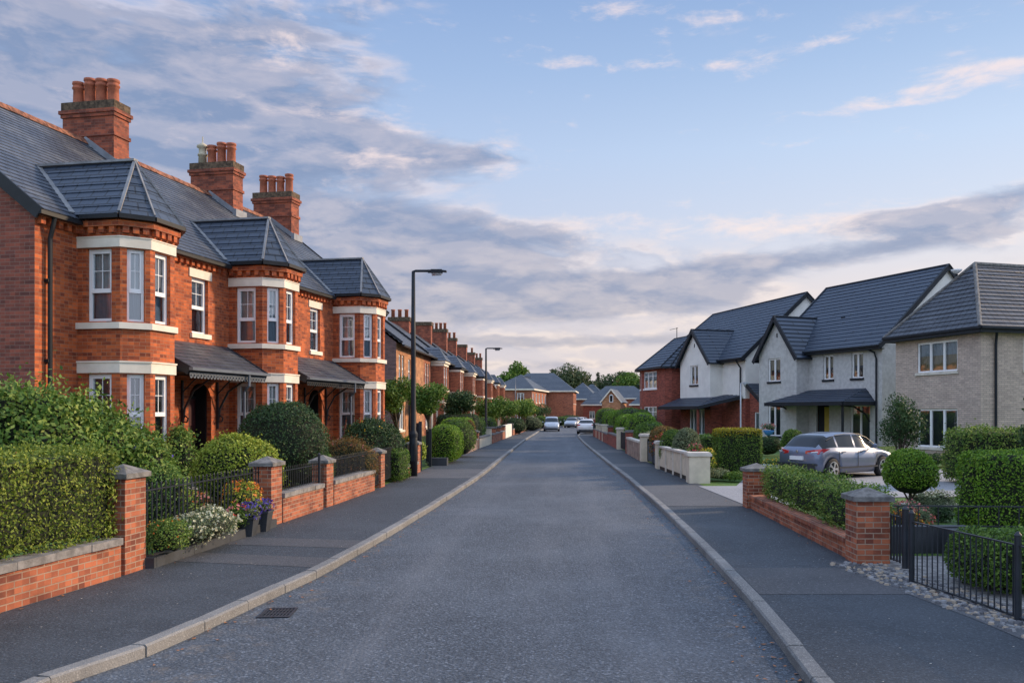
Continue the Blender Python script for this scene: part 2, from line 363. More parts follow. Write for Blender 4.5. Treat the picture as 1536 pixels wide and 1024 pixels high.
def glass_mat():
    m, t, b = newmat('window_glass'); n = t.n
    tr = n.new('ShaderNodeBsdfTransparent'); tr.inputs[0].default_value = (.80, .86, .88, 1)
    gl = n.new('ShaderNodeBsdfGlossy'); gl.inputs['Roughness'].default_value = .025; gl.inputs[0].default_value = (.95, .97, 1, 1)
    fr = n.new('ShaderNodeFresnel'); fr.inputs[0].default_value = 1.65
    mx = n.new('ShaderNodeMixShader'); t.l.new(t.m('ADD', t.m('MULTIPLY', fr.outputs[0], 1.25), .10, None, True), mx.inputs[0]); t.l.new(tr.outputs[0], mx.inputs[1]); t.l.new(gl.outputs[0], mx.inputs[2])
    nz = t.noise(texco(t, 'Object'), 1.6, 2); bp = n.new('ShaderNodeBump'); bp.inputs['Distance'].default_value = .02; bp.inputs['Strength'].default_value = .25
    t.l.new(nz, bp.inputs['Height']); t.l.new(bp.outputs[0], gl.inputs['Normal'])
    t.l.new(mx.outputs[0], n['Material Output'].inputs[0]); return m
M['glass'] = glass_mat()
def backing_mat(name, c):
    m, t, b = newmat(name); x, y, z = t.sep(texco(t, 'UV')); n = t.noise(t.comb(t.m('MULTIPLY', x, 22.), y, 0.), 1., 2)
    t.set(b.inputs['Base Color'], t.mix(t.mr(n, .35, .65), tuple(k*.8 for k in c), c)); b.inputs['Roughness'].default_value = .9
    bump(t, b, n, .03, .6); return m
M['net'] = backing_mat('net_curtain', (.62, .68, .70)); M['blind'] = backing_mat('grey_blind', (.24, .30, .37)); M['warmcurtain'] = backing_mat('warm_curtain', (.62, .50, .30)); M['dim'] = backing_mat('dim_room', (.07, .085, .10))  # bluish sheet paints the sky reflection, dark sheet paints the unlit room
def asphalt(name, c, c2, patchy, wear=None, bmp=.006, scale=1.):
    m, t, b = newmat(name); p = texco(t, 'Object')
    g = t.noise(p, 55*scale, 4, .75); g2 = t.noise(p, 130*scale, 2, .6); big = t.noise(p, .35, 5, .6); mid = t.noise(p, 1.7, 4, .6)
    vor = t.n.new('ShaderNodeTexVoronoi'); vor.inputs['Scale'].default_value = 38*scale; t.set(vor.inputs['Vector'], p)
    cell = t.n.new('ShaderNodeTexVoronoi'); cell.inputs['Scale'].default_value = 62*scale; t.set(cell.inputs['Vector'], p); cr, _, _ = t.sep(cell.outputs['Color'])
    col = t.mix(t.m('ADD', t.m('MULTIPLY', t.mr(g, .36, .66), .45), t.m('MULTIPLY', t.m('POWER', cr, 1.6), .65)), c, c2)
    col = t.mix(t.m('MULTIPLY', t.mr(cr, .90, .97), .6), col, tuple(min(1, x*1.9) for x in c2))
    col = t.mix(t.m('MULTIPLY', t.mr(vor.outputs['Distance'], .30, .05), .55), col, tuple(x*2.3 for x in c2))
    col = t.mix(t.m('MULTIPLY', t.mr(g2, .6, .78), .55), col, tuple(min(1, x*2.8) for x in c2))
    col = t.mix(t.m('MULTIPLY', t.mr(big, .4, .7), patchy), col, tuple(x*1.5 for x in c2))
    col = t.mix(t.m('MULTIPLY', t.mr(mid, .5, .75), patchy*.8), col, tuple(x*.7 for x in c))
    if wear: col = wear(t, p, col)
    t.set(b.inputs['Base Color'], col); b.inputs['Roughness'].default_value = .72; b.inputs['Specular IOR Level'].default_value = .35
    bump(t, b, t.m('ADD', g, t.m('MULTIPLY', vor.outputs['Distance'], -.8)), bmp, .9)
    return m
def road_wear(t, p, col):
    x, y, z = t.sep(p)
    wob = t.m('MULTIPLY', t.m('SUBTRACT', t.noise(t.comb(0., t.m('MULTIPLY', y, .12), 0.), 1., 2), .5), .7)
    def track(cx, wd): return t.m('EXPONENT', t.m('MULTIPLY', t.m('POWER', t.m('DIVIDE', t.m('ABSOLUTE', t.m('SUBTRACT', t.m('ADD', x, wob), cx)), wd), 2.), -1.))
    tr = t.m('ADD', t.m('ADD', track(-1.75, .42), track(.95, .5)), t.m('MULTIPLY', track(-.1, .35), .8))
    st = t.noise(t.comb(t.m('MULTIPLY', x, 1.6), t.m('MULTIPLY', y, .18), 0.), 1.5, 5, .65)
    col = t.mix(t.m('MULTIPLY', t.m('MULTIPLY', tr, t.mr(st, .3, .7)), .30), col, (.17, .18, .20))
    edge = t.m('ADD', t.mr(x, 1.35, 2.2), t.mr(x, -2.0, -3.2))
    dn = t.noise(p, 2.6, 5, .7)
    return t.mix(t.m('MULTIPLY', t.m('MULTIPLY', edge, t.mr(dn, .5, .72)), .5), col, (.21, .165, .12))
M['road'] = asphalt('road_asphalt', (.016, .022, .031), (.108, .126, .152), .25, road_wear, .012, .8)
M['pave'] = asphalt('pavement_asphalt', (.017, .022, .029), (.060, .070, .084), .30, None, .007, 1.)
M['apron'] = asphalt('apron_concrete', (.052, .056, .064), (.096, .098, .104), .3, None, .003, 1.2)
M['pave_worn'] = asphalt('worn_asphalt', (.040, .042, .048), (.082, .082, .088), .3, None, .004, 1.)
M['drive'] = asphalt('drive_concrete', (.20, .205, .22), (.29, .29, .30), .25, None, .003, 1.2)
M['kerb'] = asphalt('kerb_stone', (.11, .112, .115), (.20, .196, .19), .6, None, .004, 1.5)
M['grass'] = asphalt('lawn', (.04, .085, .016), (.085, .16, .025), .25, None, .02, .7)
M['setts'] = brick_mat('paving_setts', (.27, .26, .25), (.20, .19, .19), (.1, .1, .1), w_=.2, h_=.1, mortar=.008)
def leaf_mat(name, c1, c2, c3=None, trans=.25, rough=.6):
    m, t, b = newmat(name); g = t.n.new('ShaderNodeNewGeometry'); r = g.outputs['Random Per Island']
    col = t.ramp(r, [(0., c1), (.55, c2), (.9, c3 or c2), (1., c3 or c2)])
    n = t.noise(texco(t, 'Object'), 2.2, 3); col = t.mix(t.m('MULTIPLY', t.mr(n, .35, .7), .45), col, tuple(x*1.35 for x in c2))
    t.set(b.inputs['Base Color'], col); b.inputs['Roughness'].default_value = rough; b.inputs['Specular IOR Level'].default_value = .3
    tl = t.n.new('ShaderNodeBsdfTranslucent'); t.l.new(col, tl.inputs[0]); mx = t.n.new('ShaderNodeMixShader'); mx.inputs[0].default_value = trans
    t.l.new(b.outputs[0], mx.inputs[1]); t.l.new(tl.outputs[0], mx.inputs[2]); t.l.new(mx.outputs[0], t.n['Material Output'].inputs[0]); return m
G = {}
G['privet'] = leaf_mat('privet_leaf', (.04, .075, .010), (.14, .20, .022), (.32, .36, .055))
G['shrub'] = leaf_mat('shrub_leaf', (.032, .078, .014), (.11, .20, .03), (.30, .36, .08))
G['lime'] = leaf_mat('lime_leaf', (.08, .13, .014), (.24, .31, .03), (.46, .48, .08))
G['dark'] = leaf_mat('dark_leaf', (.012, .034, .012), (.036, .080, .026), (.085, .135, .05))
G['mid'] = leaf_mat('mid_leaf', (.022, .062, .010), (.085, .165, .022), (.18, .27, .045))
G['bright'] = leaf_mat('bright_leaf', (.035, .10, .010), (.125, .25, .018), (.25, .36, .04))
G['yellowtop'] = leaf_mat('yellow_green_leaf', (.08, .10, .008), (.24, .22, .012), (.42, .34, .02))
G['autumn'] = leaf_mat('autumn_leaf', (.07, .065, .02), (.15, .12, .03), (.32, .11, .035))
G['grey'] = leaf_mat('grey_green_leaf', (.065, .10, .05), (.14, .18, .09), (.28, .31, .17))
G['far'] = leaf_mat('far_tree_leaf', (.026, .05, .022), (.058, .09, .034), (.11, .13, .055))
G['fir'] = leaf_mat('fir_leaf', (.014, .032, .018), (.032, .052, .026), (.05, .07, .035))
for k, c in dict(pink=(.55, .08, .07), orange=(.6, .17, .03), white=(.55, .54, .38), purple=(.10, .07, .35), yellow=(.6, .42, .04), rose=(.6, .22, .2)).items():
    G['f_'+k] = leaf_mat('petal_'+k, tuple(x*.6 for x in c), c, tuple(min(1, x*1.3) for x in c), .2)
M['twig'] = plain('hedge_twigs', (.010, .015, .006), .95, var=.4, scale=12)  # twig-coloured inner core, darkened to paint the shade in leaf gaps
# ---------------------------------------------------------------- foliage
def lownoise(P, k, seed):
    r = np.random.default_rng(seed); o = np.zeros(len(P))
    for i in range(7):
        d = r.normal(size=3); d /= np.linalg.norm(d); o += np.sin(P@d*k*(1+i*.45)+r.uniform(0, 6.28))/(1+i*.35)
    return o/3.2
def roundbox(P, h, r):
    q = np.clip(P, -(h-r), (h-r)); d = P-q; l = np.linalg.norm(d, axis=1, keepdims=True); l[l < 1e-9] = 1
    return q+d/l*r, d/l
def samp_box(n, h, r, g):
    h = np.array(h, float); A = np.array([h[1]*h[2], h[1]*h[2], h[0]*h[2], h[0]*h[2], h[0]*h[1], h[0]*h[1]*.15]); f = g.choice(6, n, p=A/A.sum())
    P = g.uniform(-1, 1, (n, 3))*h
    for i, (ax, s_) in enumerate(((0, 1), (0, -1), (1, 1), (1, -1), (2, 1), (2, -1))):
        P[f == i, ax] = s_*h[ax]
    return roundbox(P, h, r)
def samp_ball(n, h, g):
    d = g.normal(size=(n, 3)); d /= np.linalg.norm(d, axis=1, keepdims=True); d[:, 2] = np.where(d[:, 2] < -.55, -d[:, 2], d[:, 2])
    P = d*np.array(h); N = d/np.array(h); N /= np.linalg.norm(N, axis=1, keepdims=True); return P, N
def leaf_quads(P, N, size, g, aspect=.5, tilt=.9):
    n = len(P); T = g.normal(size=(n, 3)); T = T*tilt+N*.35; T /= np.linalg.norm(T, axis=1, keepdims=True)
    U = np.cross(T, N+g.normal(size=(n, 3))*.45); U /= np.linalg.norm(U, axis=1, keepdims=True)+1e-9
    s = size*g.uniform(.6, 1.35, (n, 1)); V = np.empty((n, 4, 3))
    V[:, 0] = P-T*s*.5; V[:, 1] = P+U*s*aspect*.5; V[:, 2] = P+T*s*.5; V[:, 3] = P-U*s*aspect*.5
    return V.reshape(-1, 3)
def quad_mesh(name, groups, mats, extra=None):
    # groups: list of (verts(4n,3), material index); extra: MB core
    me = bpy.data.meshes.new(name); V = [g_[0] for g_ in groups]; MI = [np.full(len(g_[0])//4, g_[1]) for g_ in groups]
    nq = sum(len(v) for v in V)//4; verts = np.concatenate(V) if V else np.zeros((0, 3)); idx = np.arange(nq*4); starts = np.arange(nq)*4; tot = np.full(nq, 4); mi = np.concatenate(MI)
    if extra is not None:
        ev = np.array(extra.v); off = len(verts); verts = np.concatenate([verts, ev]); e_idx = np.concatenate([np.array(f)+off for f in extra.f]); e_tot = np.array([len(f) for f in extra.f])
        e_st = np.concatenate([[0], np.cumsum(e_tot)[:-1]])+len(idx)
        idx = np.concatenate([idx, e_idx]); starts = np.concatenate([starts, e_st]); mi = np.concatenate([mi, np.array(extra.mi)])
    me.vertices.add(len(verts)); me.vertices.foreach_set('co', verts.astype(np.float32).ravel())
    me.loops.add(len(idx)); me.loops.foreach_set('vertex_index', idx.astype(np.int32))
    me.polygons.add(len(starts)); me.polygons.foreach_set('loop_start', starts.astype(np.int32))
    for m in mats: me.materials.append(m)
    me.polygons.foreach_set('material_index', mi.astype(np.int32)); me.update(calc_edges=True); me.validate(); return me
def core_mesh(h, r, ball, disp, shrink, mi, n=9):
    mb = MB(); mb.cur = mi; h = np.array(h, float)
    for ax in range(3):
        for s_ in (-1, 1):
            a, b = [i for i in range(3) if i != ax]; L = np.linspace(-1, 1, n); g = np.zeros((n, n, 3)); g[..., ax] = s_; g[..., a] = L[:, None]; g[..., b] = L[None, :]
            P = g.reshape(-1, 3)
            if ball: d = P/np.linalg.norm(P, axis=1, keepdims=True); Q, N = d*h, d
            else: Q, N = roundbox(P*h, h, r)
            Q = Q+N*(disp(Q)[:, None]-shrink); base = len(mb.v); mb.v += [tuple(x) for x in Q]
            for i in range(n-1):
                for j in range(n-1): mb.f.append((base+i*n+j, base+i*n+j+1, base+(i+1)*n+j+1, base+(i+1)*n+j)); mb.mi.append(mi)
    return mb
SEED = [100]
def bush_mesh(name, h, kind, leaf, n, size, r=.25, rough=.06, freq=3., flowers=None, topleaf=None, shag=0., aspect=.55):
    """h half extents; kind 'box' or 'ball'; flowers list of (material, count, size, min height fraction); top = second leaf material for the upper surface"""
    SEED[0] += 1; sd_ = SEED[0]; g = np.random.default_rng(sd_); h = tuple(h); r = min(r, min(h)*.98)
    disp = lambda P: rough*lownoise(P, freq, sd_)
    P, N = samp_ball(n, h, g) if kind == 'ball' else samp_box(n, h, r, g)
    off = disp(P)-np.abs(g.normal(size=len(P)))*.05*(1+rough*8)+shag*np.maximum(0, g.normal(size=len(P)))*.5+np.where(g.random(len(P)) < .05, g.uniform(0, 1, len(P))*(.05+shag*1.2), 0)*(size/.05)*(1 if kind == 'ball' or shag else .6)
    P = P+N*off[:, None]
    groups = []
    if topleaf:
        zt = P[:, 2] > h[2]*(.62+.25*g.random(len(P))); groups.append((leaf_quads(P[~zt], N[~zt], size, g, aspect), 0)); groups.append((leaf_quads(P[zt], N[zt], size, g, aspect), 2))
    else: groups.append((leaf_quads(P, N, size, g, aspect), 0))
    mats = [G[leaf], M['twig']]+([G[topleaf]] if topleaf else [])
    for fm, cnt, fs, mz in (flowers or []):
        Pf, Nf = samp_ball(cnt*3, h, g) if kind == 'ball' else samp_box(cnt*3, h, r, g)
        k = Pf[:, 2] > (mz*2-1)*h[2]; Pf, Nf = Pf[k][:cnt], Nf[k][:cnt]; Pf = Pf+Nf*(disp(Pf)+.02+.03*g.random(len(Pf)))[:, None]
        Pf = np.repeat(Pf, 3, axis=0)+g.normal(size=(len(Pf)*3, 3))*fs*.25; Nf = np.repeat(Nf, 3, axis=0)
        groups.append((leaf_quads(Pf, Nf, fs, g, .9), len(mats))); mats.append(G['f_'+fm])
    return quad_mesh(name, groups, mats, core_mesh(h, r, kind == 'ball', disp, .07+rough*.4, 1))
def bush(name, label, cat, loc, h, kind='ball', leaf='mid', n=3000, size=.05, rz=0., group=None, **kw):
    o = link(name, bush_mesh(name, h, kind, leaf, n, size, **kw), None, loc, rz); return tag(o, label, cat, group)
def tree(name, label, loc, hgt, crown_r, leaf='mid', n=5000, size=.12, trunk_h=None, trunk_r=.1, blobs=9, squash=1., group=None, cat='tree', conic=False, seed=None, lean=0.):
    SEED[0] += 1; g = np.random.default_rng(seed or SEED[0]); t = thing(name, label, cat, loc, 0., group)
    th = trunk_h or hgt*.4; cz = (hgt+th)/2; rz_ = (hgt-th)/2*1.05; V = []; mb = MB()
    mb.tube([(0, 0, -.1), (lean*.3, 0, th*.5), (lean*.6, .02, th), (lean, 0, hgt*.8)], [trunk_r*1.25, trunk_r, trunk_r*.8, trunk_r*.25], 8)
    cents = []
    for i in range(blobs):
        if conic: k = (i+.5)/blobs; rr = crown_r*(1-k)*.8; a = i*2.4; c = np.array([math.cos(a)*rr*.5, math.sin(a)*rr*.5, th+(hgt-th)*k*.95]); br = max(.25*crown_r, rr)
        else:
            d = g.normal(size=3); d /= np.linalg.norm(d); c = d*np.array([crown_r, crown_r, rz_])*.56*g.uniform(.75, 1.12)+np.array([lean, 0, cz]); br = crown_r*g.uniform(.34, .55)
        cents.append((c, br)); p0 = Vector((lean*.6, 0, th*g.uniform(.7, 1.05))); mb.tube([p0, p0.lerp(Vector(c), .55)+Vector((0, 0, -.05*crown_r)), Vector(c)], [trunk_r*.45, trunk_r*.28, trunk_r*.1], 5, False)
    w_ = np.array([b**2 for c, b in cents]); w_ /= w_.sum()
    for (c, br), wt in zip(cents, w_):
        m = int(n*wt); d = g.normal(size=(m, 3)); d /= np.linalg.norm(d, axis=1, keepdims=True); rad = br*(g.random((m, 1))**.35)*(1+.22*lownoise(d*br+c, 5/br, SEED[0])[:, None]); P = c+d*rad*np.array([1, 1, .8*squash])
        V.append((leaf_quads(P, d, size, g, .6), 0))
    link('crown', quad_mesh('crown', V, [G[leaf]]), t); mb.build('trunk', M['bark'], t, True); return t
# ---------------------------------------------------------------- windows
WC = {}
def win_mesh(w_, h_, style, mid):
    key = (round(w_, 2), round(h_, 2), style, mid)
    if key in WC: return WC[key]
    fr, gl, cu = MB(), MB(), MB(); f = (.065 if w_ > .5 else .05) if style.startswith('sash') else .085; x0, x1 = .0, w_
    fr.box(0, w_, 0, .07, 0, f); fr.box(0, w_, 0, .07, h_-f, h_); fr.box(0, f, .001, .069, f, h_-f); fr.box(w_-f, w_, .001, .069, f, h_-f)
    gl.poly([(f, .035, f), (w_-f, .035, f), (w_-f, .035, h_-f), (f, .035, h_-f)])
    if style in ('sash', 'sash_g'):
        zm = h_*mid; fr.box(f, w_-f, -.012, .055, zm-.035, zm+.035)
        z0, z1 = zm+.035, h_-f
        fr.box(f, f+.03, -.01, .05, z0, z1); fr.box(w_-f-.03, w_-f, -.01, .05, z0, z1); fr.box(f+.03, w_-f-.03, -.01, .05, z1-.03, z1); fr.box(f+.03, w_-f-.03, -.01, .05, z0, z0+.02)
        fr.box(w_/2-.007, w_/2+.007, .022, .030, z0+.02, z1-.03); zc = (z0+z1)/2; fr.box(f+.03, w_-f-.03, .0205, .0285, zc-.007, zc+.007)
    if style.startswith('v'):
        n = int(style[1])
        for i in range(1, n): x = w_*i/n; fr.box(x-.055, x+.055, -.012, .055, f, h_-f)
    if style.endswith('t'):
        zc = h_*.72; fr.box(f, w_-f, -.008, .05, zc-.025, zc+.025)
    WC[key] = (fr.mesh('window', [M['upvc']]), gl.mesh('pane', [M['glass']])); return WC[key]
CC = {}
def window(parent, p0, p1, u0, u1, za, zb, style='sash', mid=.5, rev=.10, curtain_backing=('net', 'blind'), sill=True, silmat='trim', simple=False):
    """window in wall p0->p1 (outward on the right), placed rev behind the face"""
    a = Vector((p0[0], p0[1])); b = Vector((p1[0], p1[1])); d = (b-a).normalized(); inn = Vector((-d.y, d.x)); q = a+d*(u0+.004)+inn*rev; rz = math.atan2(d.y, d.x)
    w_, h_ = u1-u0-.008, zb-za; fm, gm = win_mesh(w_, h_, style, mid)
    o = link('window', fm, parent, (q.x, q.y, za), rz); link('pane', gm, o)
    key = (round(w_, 2), round(h_, 2), curtain_backing, mid)
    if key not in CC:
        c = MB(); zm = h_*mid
        mats = [M[curtain_backing[0]], M[curtain_backing[1]]]
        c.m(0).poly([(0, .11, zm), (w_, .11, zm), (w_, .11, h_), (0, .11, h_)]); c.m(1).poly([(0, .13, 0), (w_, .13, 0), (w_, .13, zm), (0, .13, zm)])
        if curtain_backing[1] == 'dim': c.m(0); c.poly([(0, .1, 0), (w_*.2, .1, 0), (w_*.12, .1, zm), (0, .1, zm)]); c.poly([(w_*.82, .1, 0), (w_, .1, 0), (w_, .1, zm), (w_*.88, .1, zm)])
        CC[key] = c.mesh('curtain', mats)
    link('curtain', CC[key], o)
    if sill:
        k = ('sill', round(w_, 2), silmat)
        if k not in CC: s_ = MB(); s_.box(-.07, w_+.078, -rev-.06, -.002, -.11, .012); CC[k] = s_.mesh('sill', [M[silmat]])
        link('sill', CC[k], o)
    return o
# ---------------------------------------------------------------- street layout (X across, D ahead)
ROADL = [(-8, -4.9), (2, -4.55), (7.0, -3.97), (7.8, -3.66), (8.5, -3.54), (9.2, -3.43), (10, -3.36), (11.2, -3.16), (12.3, -3.07), (13.9, -2.97), (16.2, -2.86), (20, -2.70), (28, -2.46), (32.5, -2.4), (52, -2.28), (66, -2.16), (76, -2.0), (88, -1.75), (104, -1.5), (118, -.4), (132, 2.2), (150, 6.5), (180, 16)]
ROADR = [(-8, 1.6), (2, 1.85), (7.1, 2.05), (8.1, 2.12), (9.9, 2.22), (12.4, 2.29), (14.4, 2.34), (20, 2.40), (28.7, 2.37), (36, 2.28), (51, 2.15), (62, 2.08), (78, 2.15), (86, 2.6), (92, 4.4), (100, 6.2), (118, 8.6), (132, 10.5), (150, 14), (180, 24)]
WALLL = [(-8, -7.4), (2, -6.7), (9.19, -5.87), (11.2, -5.51), (16, -5.18), (18.4, -5.02), (23.3, -4.80), (25.8, -4.75), (32.5, -4.63), (44.7, -4.37), (50.5, -4.3), (60.7, -4.0), (75.8, -3.75), (97, -3.3), (116, -2.4), (132, 0), (150, 4.2), (180, 13.5)]
WALLR = [(-8, 5.4), (2, 5.1), (8.7, 4.67), (10.66, 4.38), (11.9, 4.18), (12.7, 4.24), (18.8, 4.32), (25.6, 4.02), (32, 3.85), (36.9, 3.74), (44.3, 3.7), (49, 3.62), (55.7, 3.6), (63.5, 3.54), (78, 3.5), (86, 5.0), (92, 6.8), (100, 8.6), (118, 11), (132, 13), (150, 16.5), (180, 26.5)]
fL = lambda d: interp(d, ROADL); fR = lambda d: interp(d, ROADR); wL = lambda d: interp(d, WALLL); wR = lambda d: interp(d, WALLR)
DS = sorted({*np.arange(-8, 20, .5).tolist(), *np.arange(20, 60, 1.).tolist(), *np.arange(60, 181, 2.).tolist()})
def gr_l(s): return interp(s, [(0, .10), (.4, .12), (2.2, .45), (4., .68), (14, .7), (60, .9), (900, 1.)])
def gr_r(s): return interp(s, [(0, .10), (6, .12), (9, .2), (14, .42), (40, .6), (900, .9)])
def ground_z(X, D):
    if X < wL(D): return gr_l(wL(D)-X)
    if X > wR(D): return gr_r(X-wR(D))
    return .1
def structure(o): o['kind'] = 'structure'; return o
def sheet(name, fa, fb, z, mat, ds=DS, nx=1):
    mb = MB()
    for a, b in zip(ds[:-1], ds[1:]):
        for i in range(nx):
            q = lambda d, k: (fa(d)+(fb(d)-fa(d))*k/nx, d, z)
            mb.poly([q(a, i), q(a, i+1), q(b, i+1), q(b, i)])
    return structure(mb.build(name, mat))
sheet('road', lambda d: fL(d)-.02, lambda d: fR(d)+.02, 0., M['road'])
sheet('pavement', lambda d: wL(d)-.25, lambda d: fL(d)-.13, .1, M['pave'])
sheet('pavement', lambda d: fR(d)+.13, lambda d: wR(d)+.25, .1, M['pave'])
# ground beyond the pavements, one sheet to the horizon with the road trough in it
offs = [0, .05, .4, 1.3, 2.2, 4, 6, 9, 14, 25, 40, 60, 150, 500, 900]
dl = [-60, -20]+[d for d in DS if d == int(d)]+[200, 240, 300, 450, 700, 1200, 2500]
mb = MB()
rows = []
for d in dl:
    a, b = wL(d), wR(d); r_ = [(a-o, d, gr_l(o)-.006) for o in offs[::-1]]
    r_ += [(a+.02, d, -.05), (b-.02, d, -.05)] if d < 176 else [(a+.02, d, .1), (b-.02, d, .1)]
    r_ += [(b+o, d, gr_r(o)-.006) for o in offs]; rows.append(r_)
for r0, r1 in zip(rows[:-1], rows[1:]):
    for i in range(len(r0)-1): mb.poly([r0[i], r0[i+1], r1[i+1], r1[i]])
structure(mb.build('ground', M['grass']))
# kerbs: individual stones with open joints, one structure per side
def kerb(fn, sgn):
    mb = MB(); d = -6.
    rr = random.Random(5)
    while d < 172:
        L = .92 if d < 40 else 1.9; x0, x1 = fn(d), fn(d+L-.014); j = rr.uniform(-.004, .004); o = .004*rr.uniform(-1, 1)
        A = Vector((x0+o, d, 0)); B = Vector((x1+o, d+L-.014, 0)); dv = (B-A).normalized(); n = Vector((-dv.y, dv.x, 0)) * (1 if sgn < 0 else -1)
        z = .108+j; c = .018
        prof = [(0, -.05), (0.0, z-c), (c, z), (.145, z), (.145, -.05)]
        pa = [A+n*u+Vector((0, 0, v)) for u, v in prof]; pb = [B+n*u+Vector((0, 0, v)) for u, v in prof]
        for i in range(4): mb.poly([pa[i], pb[i], pb[i+1], pa[i+1]])
        mb.poly(pa); mb.poly(pb[::-1]); d += L
    structure(mb.build('kerb', M['kerb']))
kerb(fL, -1); kerb(fR, 1)
# paler crossings and patches in the pavements
def patch(name, side, d0, d1, mat, z=.104, a=.02, b=.16, sk=0.):
    ds = np.linspace(d0, d1, 6); mb = MB()
    for p, q in zip(ds[:-1], ds[1:]):
        f0 = (lambda d: wL(d)-a) if side < 0 else (lambda d: fR(d)+b); f1 = (lambda d: fL(d)-b) if side < 0 else (lambda d: wR(d)+a)
        mb.poly([(f0(p), p+sk, z), (f1(p), p, z), (f1(q), q, z), (f0(q), q+sk, z)])
    structure(mb.build(name, mat))
for s_, d0, d1, k in ((-1, 27.6, 32.0, 0), (-1, 41, 46, 0), (-1, 60, 66, 0), (1, 19.4, 24.9, 0), (1, 33.5, 35.3, 0), (1, 45, 48, 0)):
    patch('driveway_crossing', s_, d0, d1, M['apron'], sk=k)
patch('pavement_patch', -1, 11.75, 12.5, M['pave_worn'], .1035, sk=.5); patch('pavement_patch', -1, 13.4, 14.2, M['pave_worn'], .1035, sk=.4)
patch('pavement_patch', 1, 10., 11.7, M['pave_worn'], .1035)
# driveways, paths and lawns on the right
def flat(name, pts, z, mat):
    mb = MB(); mb.poly([(x, y, z+ (0)) for x, y in pts]); return structure(mb.build(name, mat))
def drape(name, x0f, x1f, d0, d1, mat, dz=.004, nx=10, ny=14):
    mb = MB()
    P = lambda i, j: (lambda D: (lambda X: (X, D, ground_z(X, D)+dz))(x0f(D)+(x1f(D)-x0f(D))*i/nx))(d0+(d1-d0)*j/ny)
    for i in range(nx):
        for j in range(ny): mb.poly([P(i, j), P(i+1, j), P(i+1, j+1), P(i, j+1)])
    return structure(mb.build(name, mat))
drape('driveway', lambda d: wR(d)+.05, lambda d: 6.6+(d-19.6)*1.1, 19.6, 24.6, M['drive'], .008)
drape('driveway', lambda d: 5.2+(d-24.6)*.3, lambda d: 13.4, 24.6, 36., M['drive'], .008)
drape('driveway', lambda d: 6.6+(d-19.6)*1.1, lambda d: 13.4, 21.2, 24.6, M['drive'], .012)
drape('garden_path', lambda d: wR(d)+.05, lambda d: 7.4, 9.2, 12.6, M['setts'], .010)
drape('garden_path', lambda d: 7.9, lambda d: 14., 18.3, 19.9, M['drive'], .008)
drape('garden_path', lambda d: -9.5, lambda d: wL(d)-.1, 18.75, 20.1, M['setts'], .01)
# drain grate
t = thing('drain_grate', 'black iron drain grate sunk in the road beside the left kerb', 'drain grate', (-3.02, 9.5, .004), R(4)); t.scale = (.72, .9, .5)
mb = MB()
for i in range(9): mb.box(-.20+i*.05, -.18+i*.05, -.22, .22, 0, .012)
for i in range(4): mb.box(-.21, .21, -.22+i*.14, -.20+i*.14, .001, .0135)
mb.build('bars', M['iron'], t)
mb = MB(); mb.box(-.24, -.205, -.25, .25, 0, .016); mb.box(.205, .24, -.25, .25, 0, .016); mb.box(-.205, .205, .222, .25, 0, .016); mb.box(-.205, .205, -.25, -.222, 0, .016); mb.build('frame', M['iron'], t)
mb = MB(); mb.poly([(-.205, -.222, .001), (.205, -.222, .001), (.205, .222, .001), (-.205, .222, .001)]); mb.build('pit', M['rubber'], t)
# fallen leaves in the gutters
g = np.random.default_rng(3); P = []
for i in range(420):
    d = 6.5+g.random()**1.6*32; side_ = g.random() < .6
    x = (fR(d)-abs(g.normal())*.16-.02) if side_ else (fL(d)+abs(g.normal())*.14+.02); z = .006
    if g.random() < .3: x = (wL(d)+abs(g.normal())*.15 if side_ else wR(d)-abs(g.normal())*.12-.02); z = .108
    P.append((x, d, z))
P = np.array(P); V = leaf_quads(P, np.tile([0, 0, 1.], (len(P), 1)), .055, g, .6, .8); V[:, 2] = np.repeat(P[:, 2], 4)+g.random(len(V))*.012
tag(link('fallen_leaves', quad_mesh('fallen_leaves', [(V, 0)], [M['orange']])), 'small dry leaves lying along the kerbs', 'leaves', None, 'stuff')
# pale specks and grit on the pavements
P = np.array([((lambda d, s: ((fL(d)-.2-g.random()*(fL(d)-wL(d)-.3)) if s else (fR(d)+.2+g.random()*(wR(d)-fR(d)-.3)), d, .1065))(6.5+g.random()**1.5*20, g.random() < .5)) for i in range(420)])
V = leaf_quads(P, np.tile([0, 0, 1.], (len(P), 1)), .028, g, .8, .1); V[:, 2] = np.repeat(P[:, 2], 4)
tag(link('grit', quad_mesh('grit', [(V, 0)], [M['trim2']])), 'pale grit and crumbs scattered on the dark pavements', 'grit', None, 'stuff')

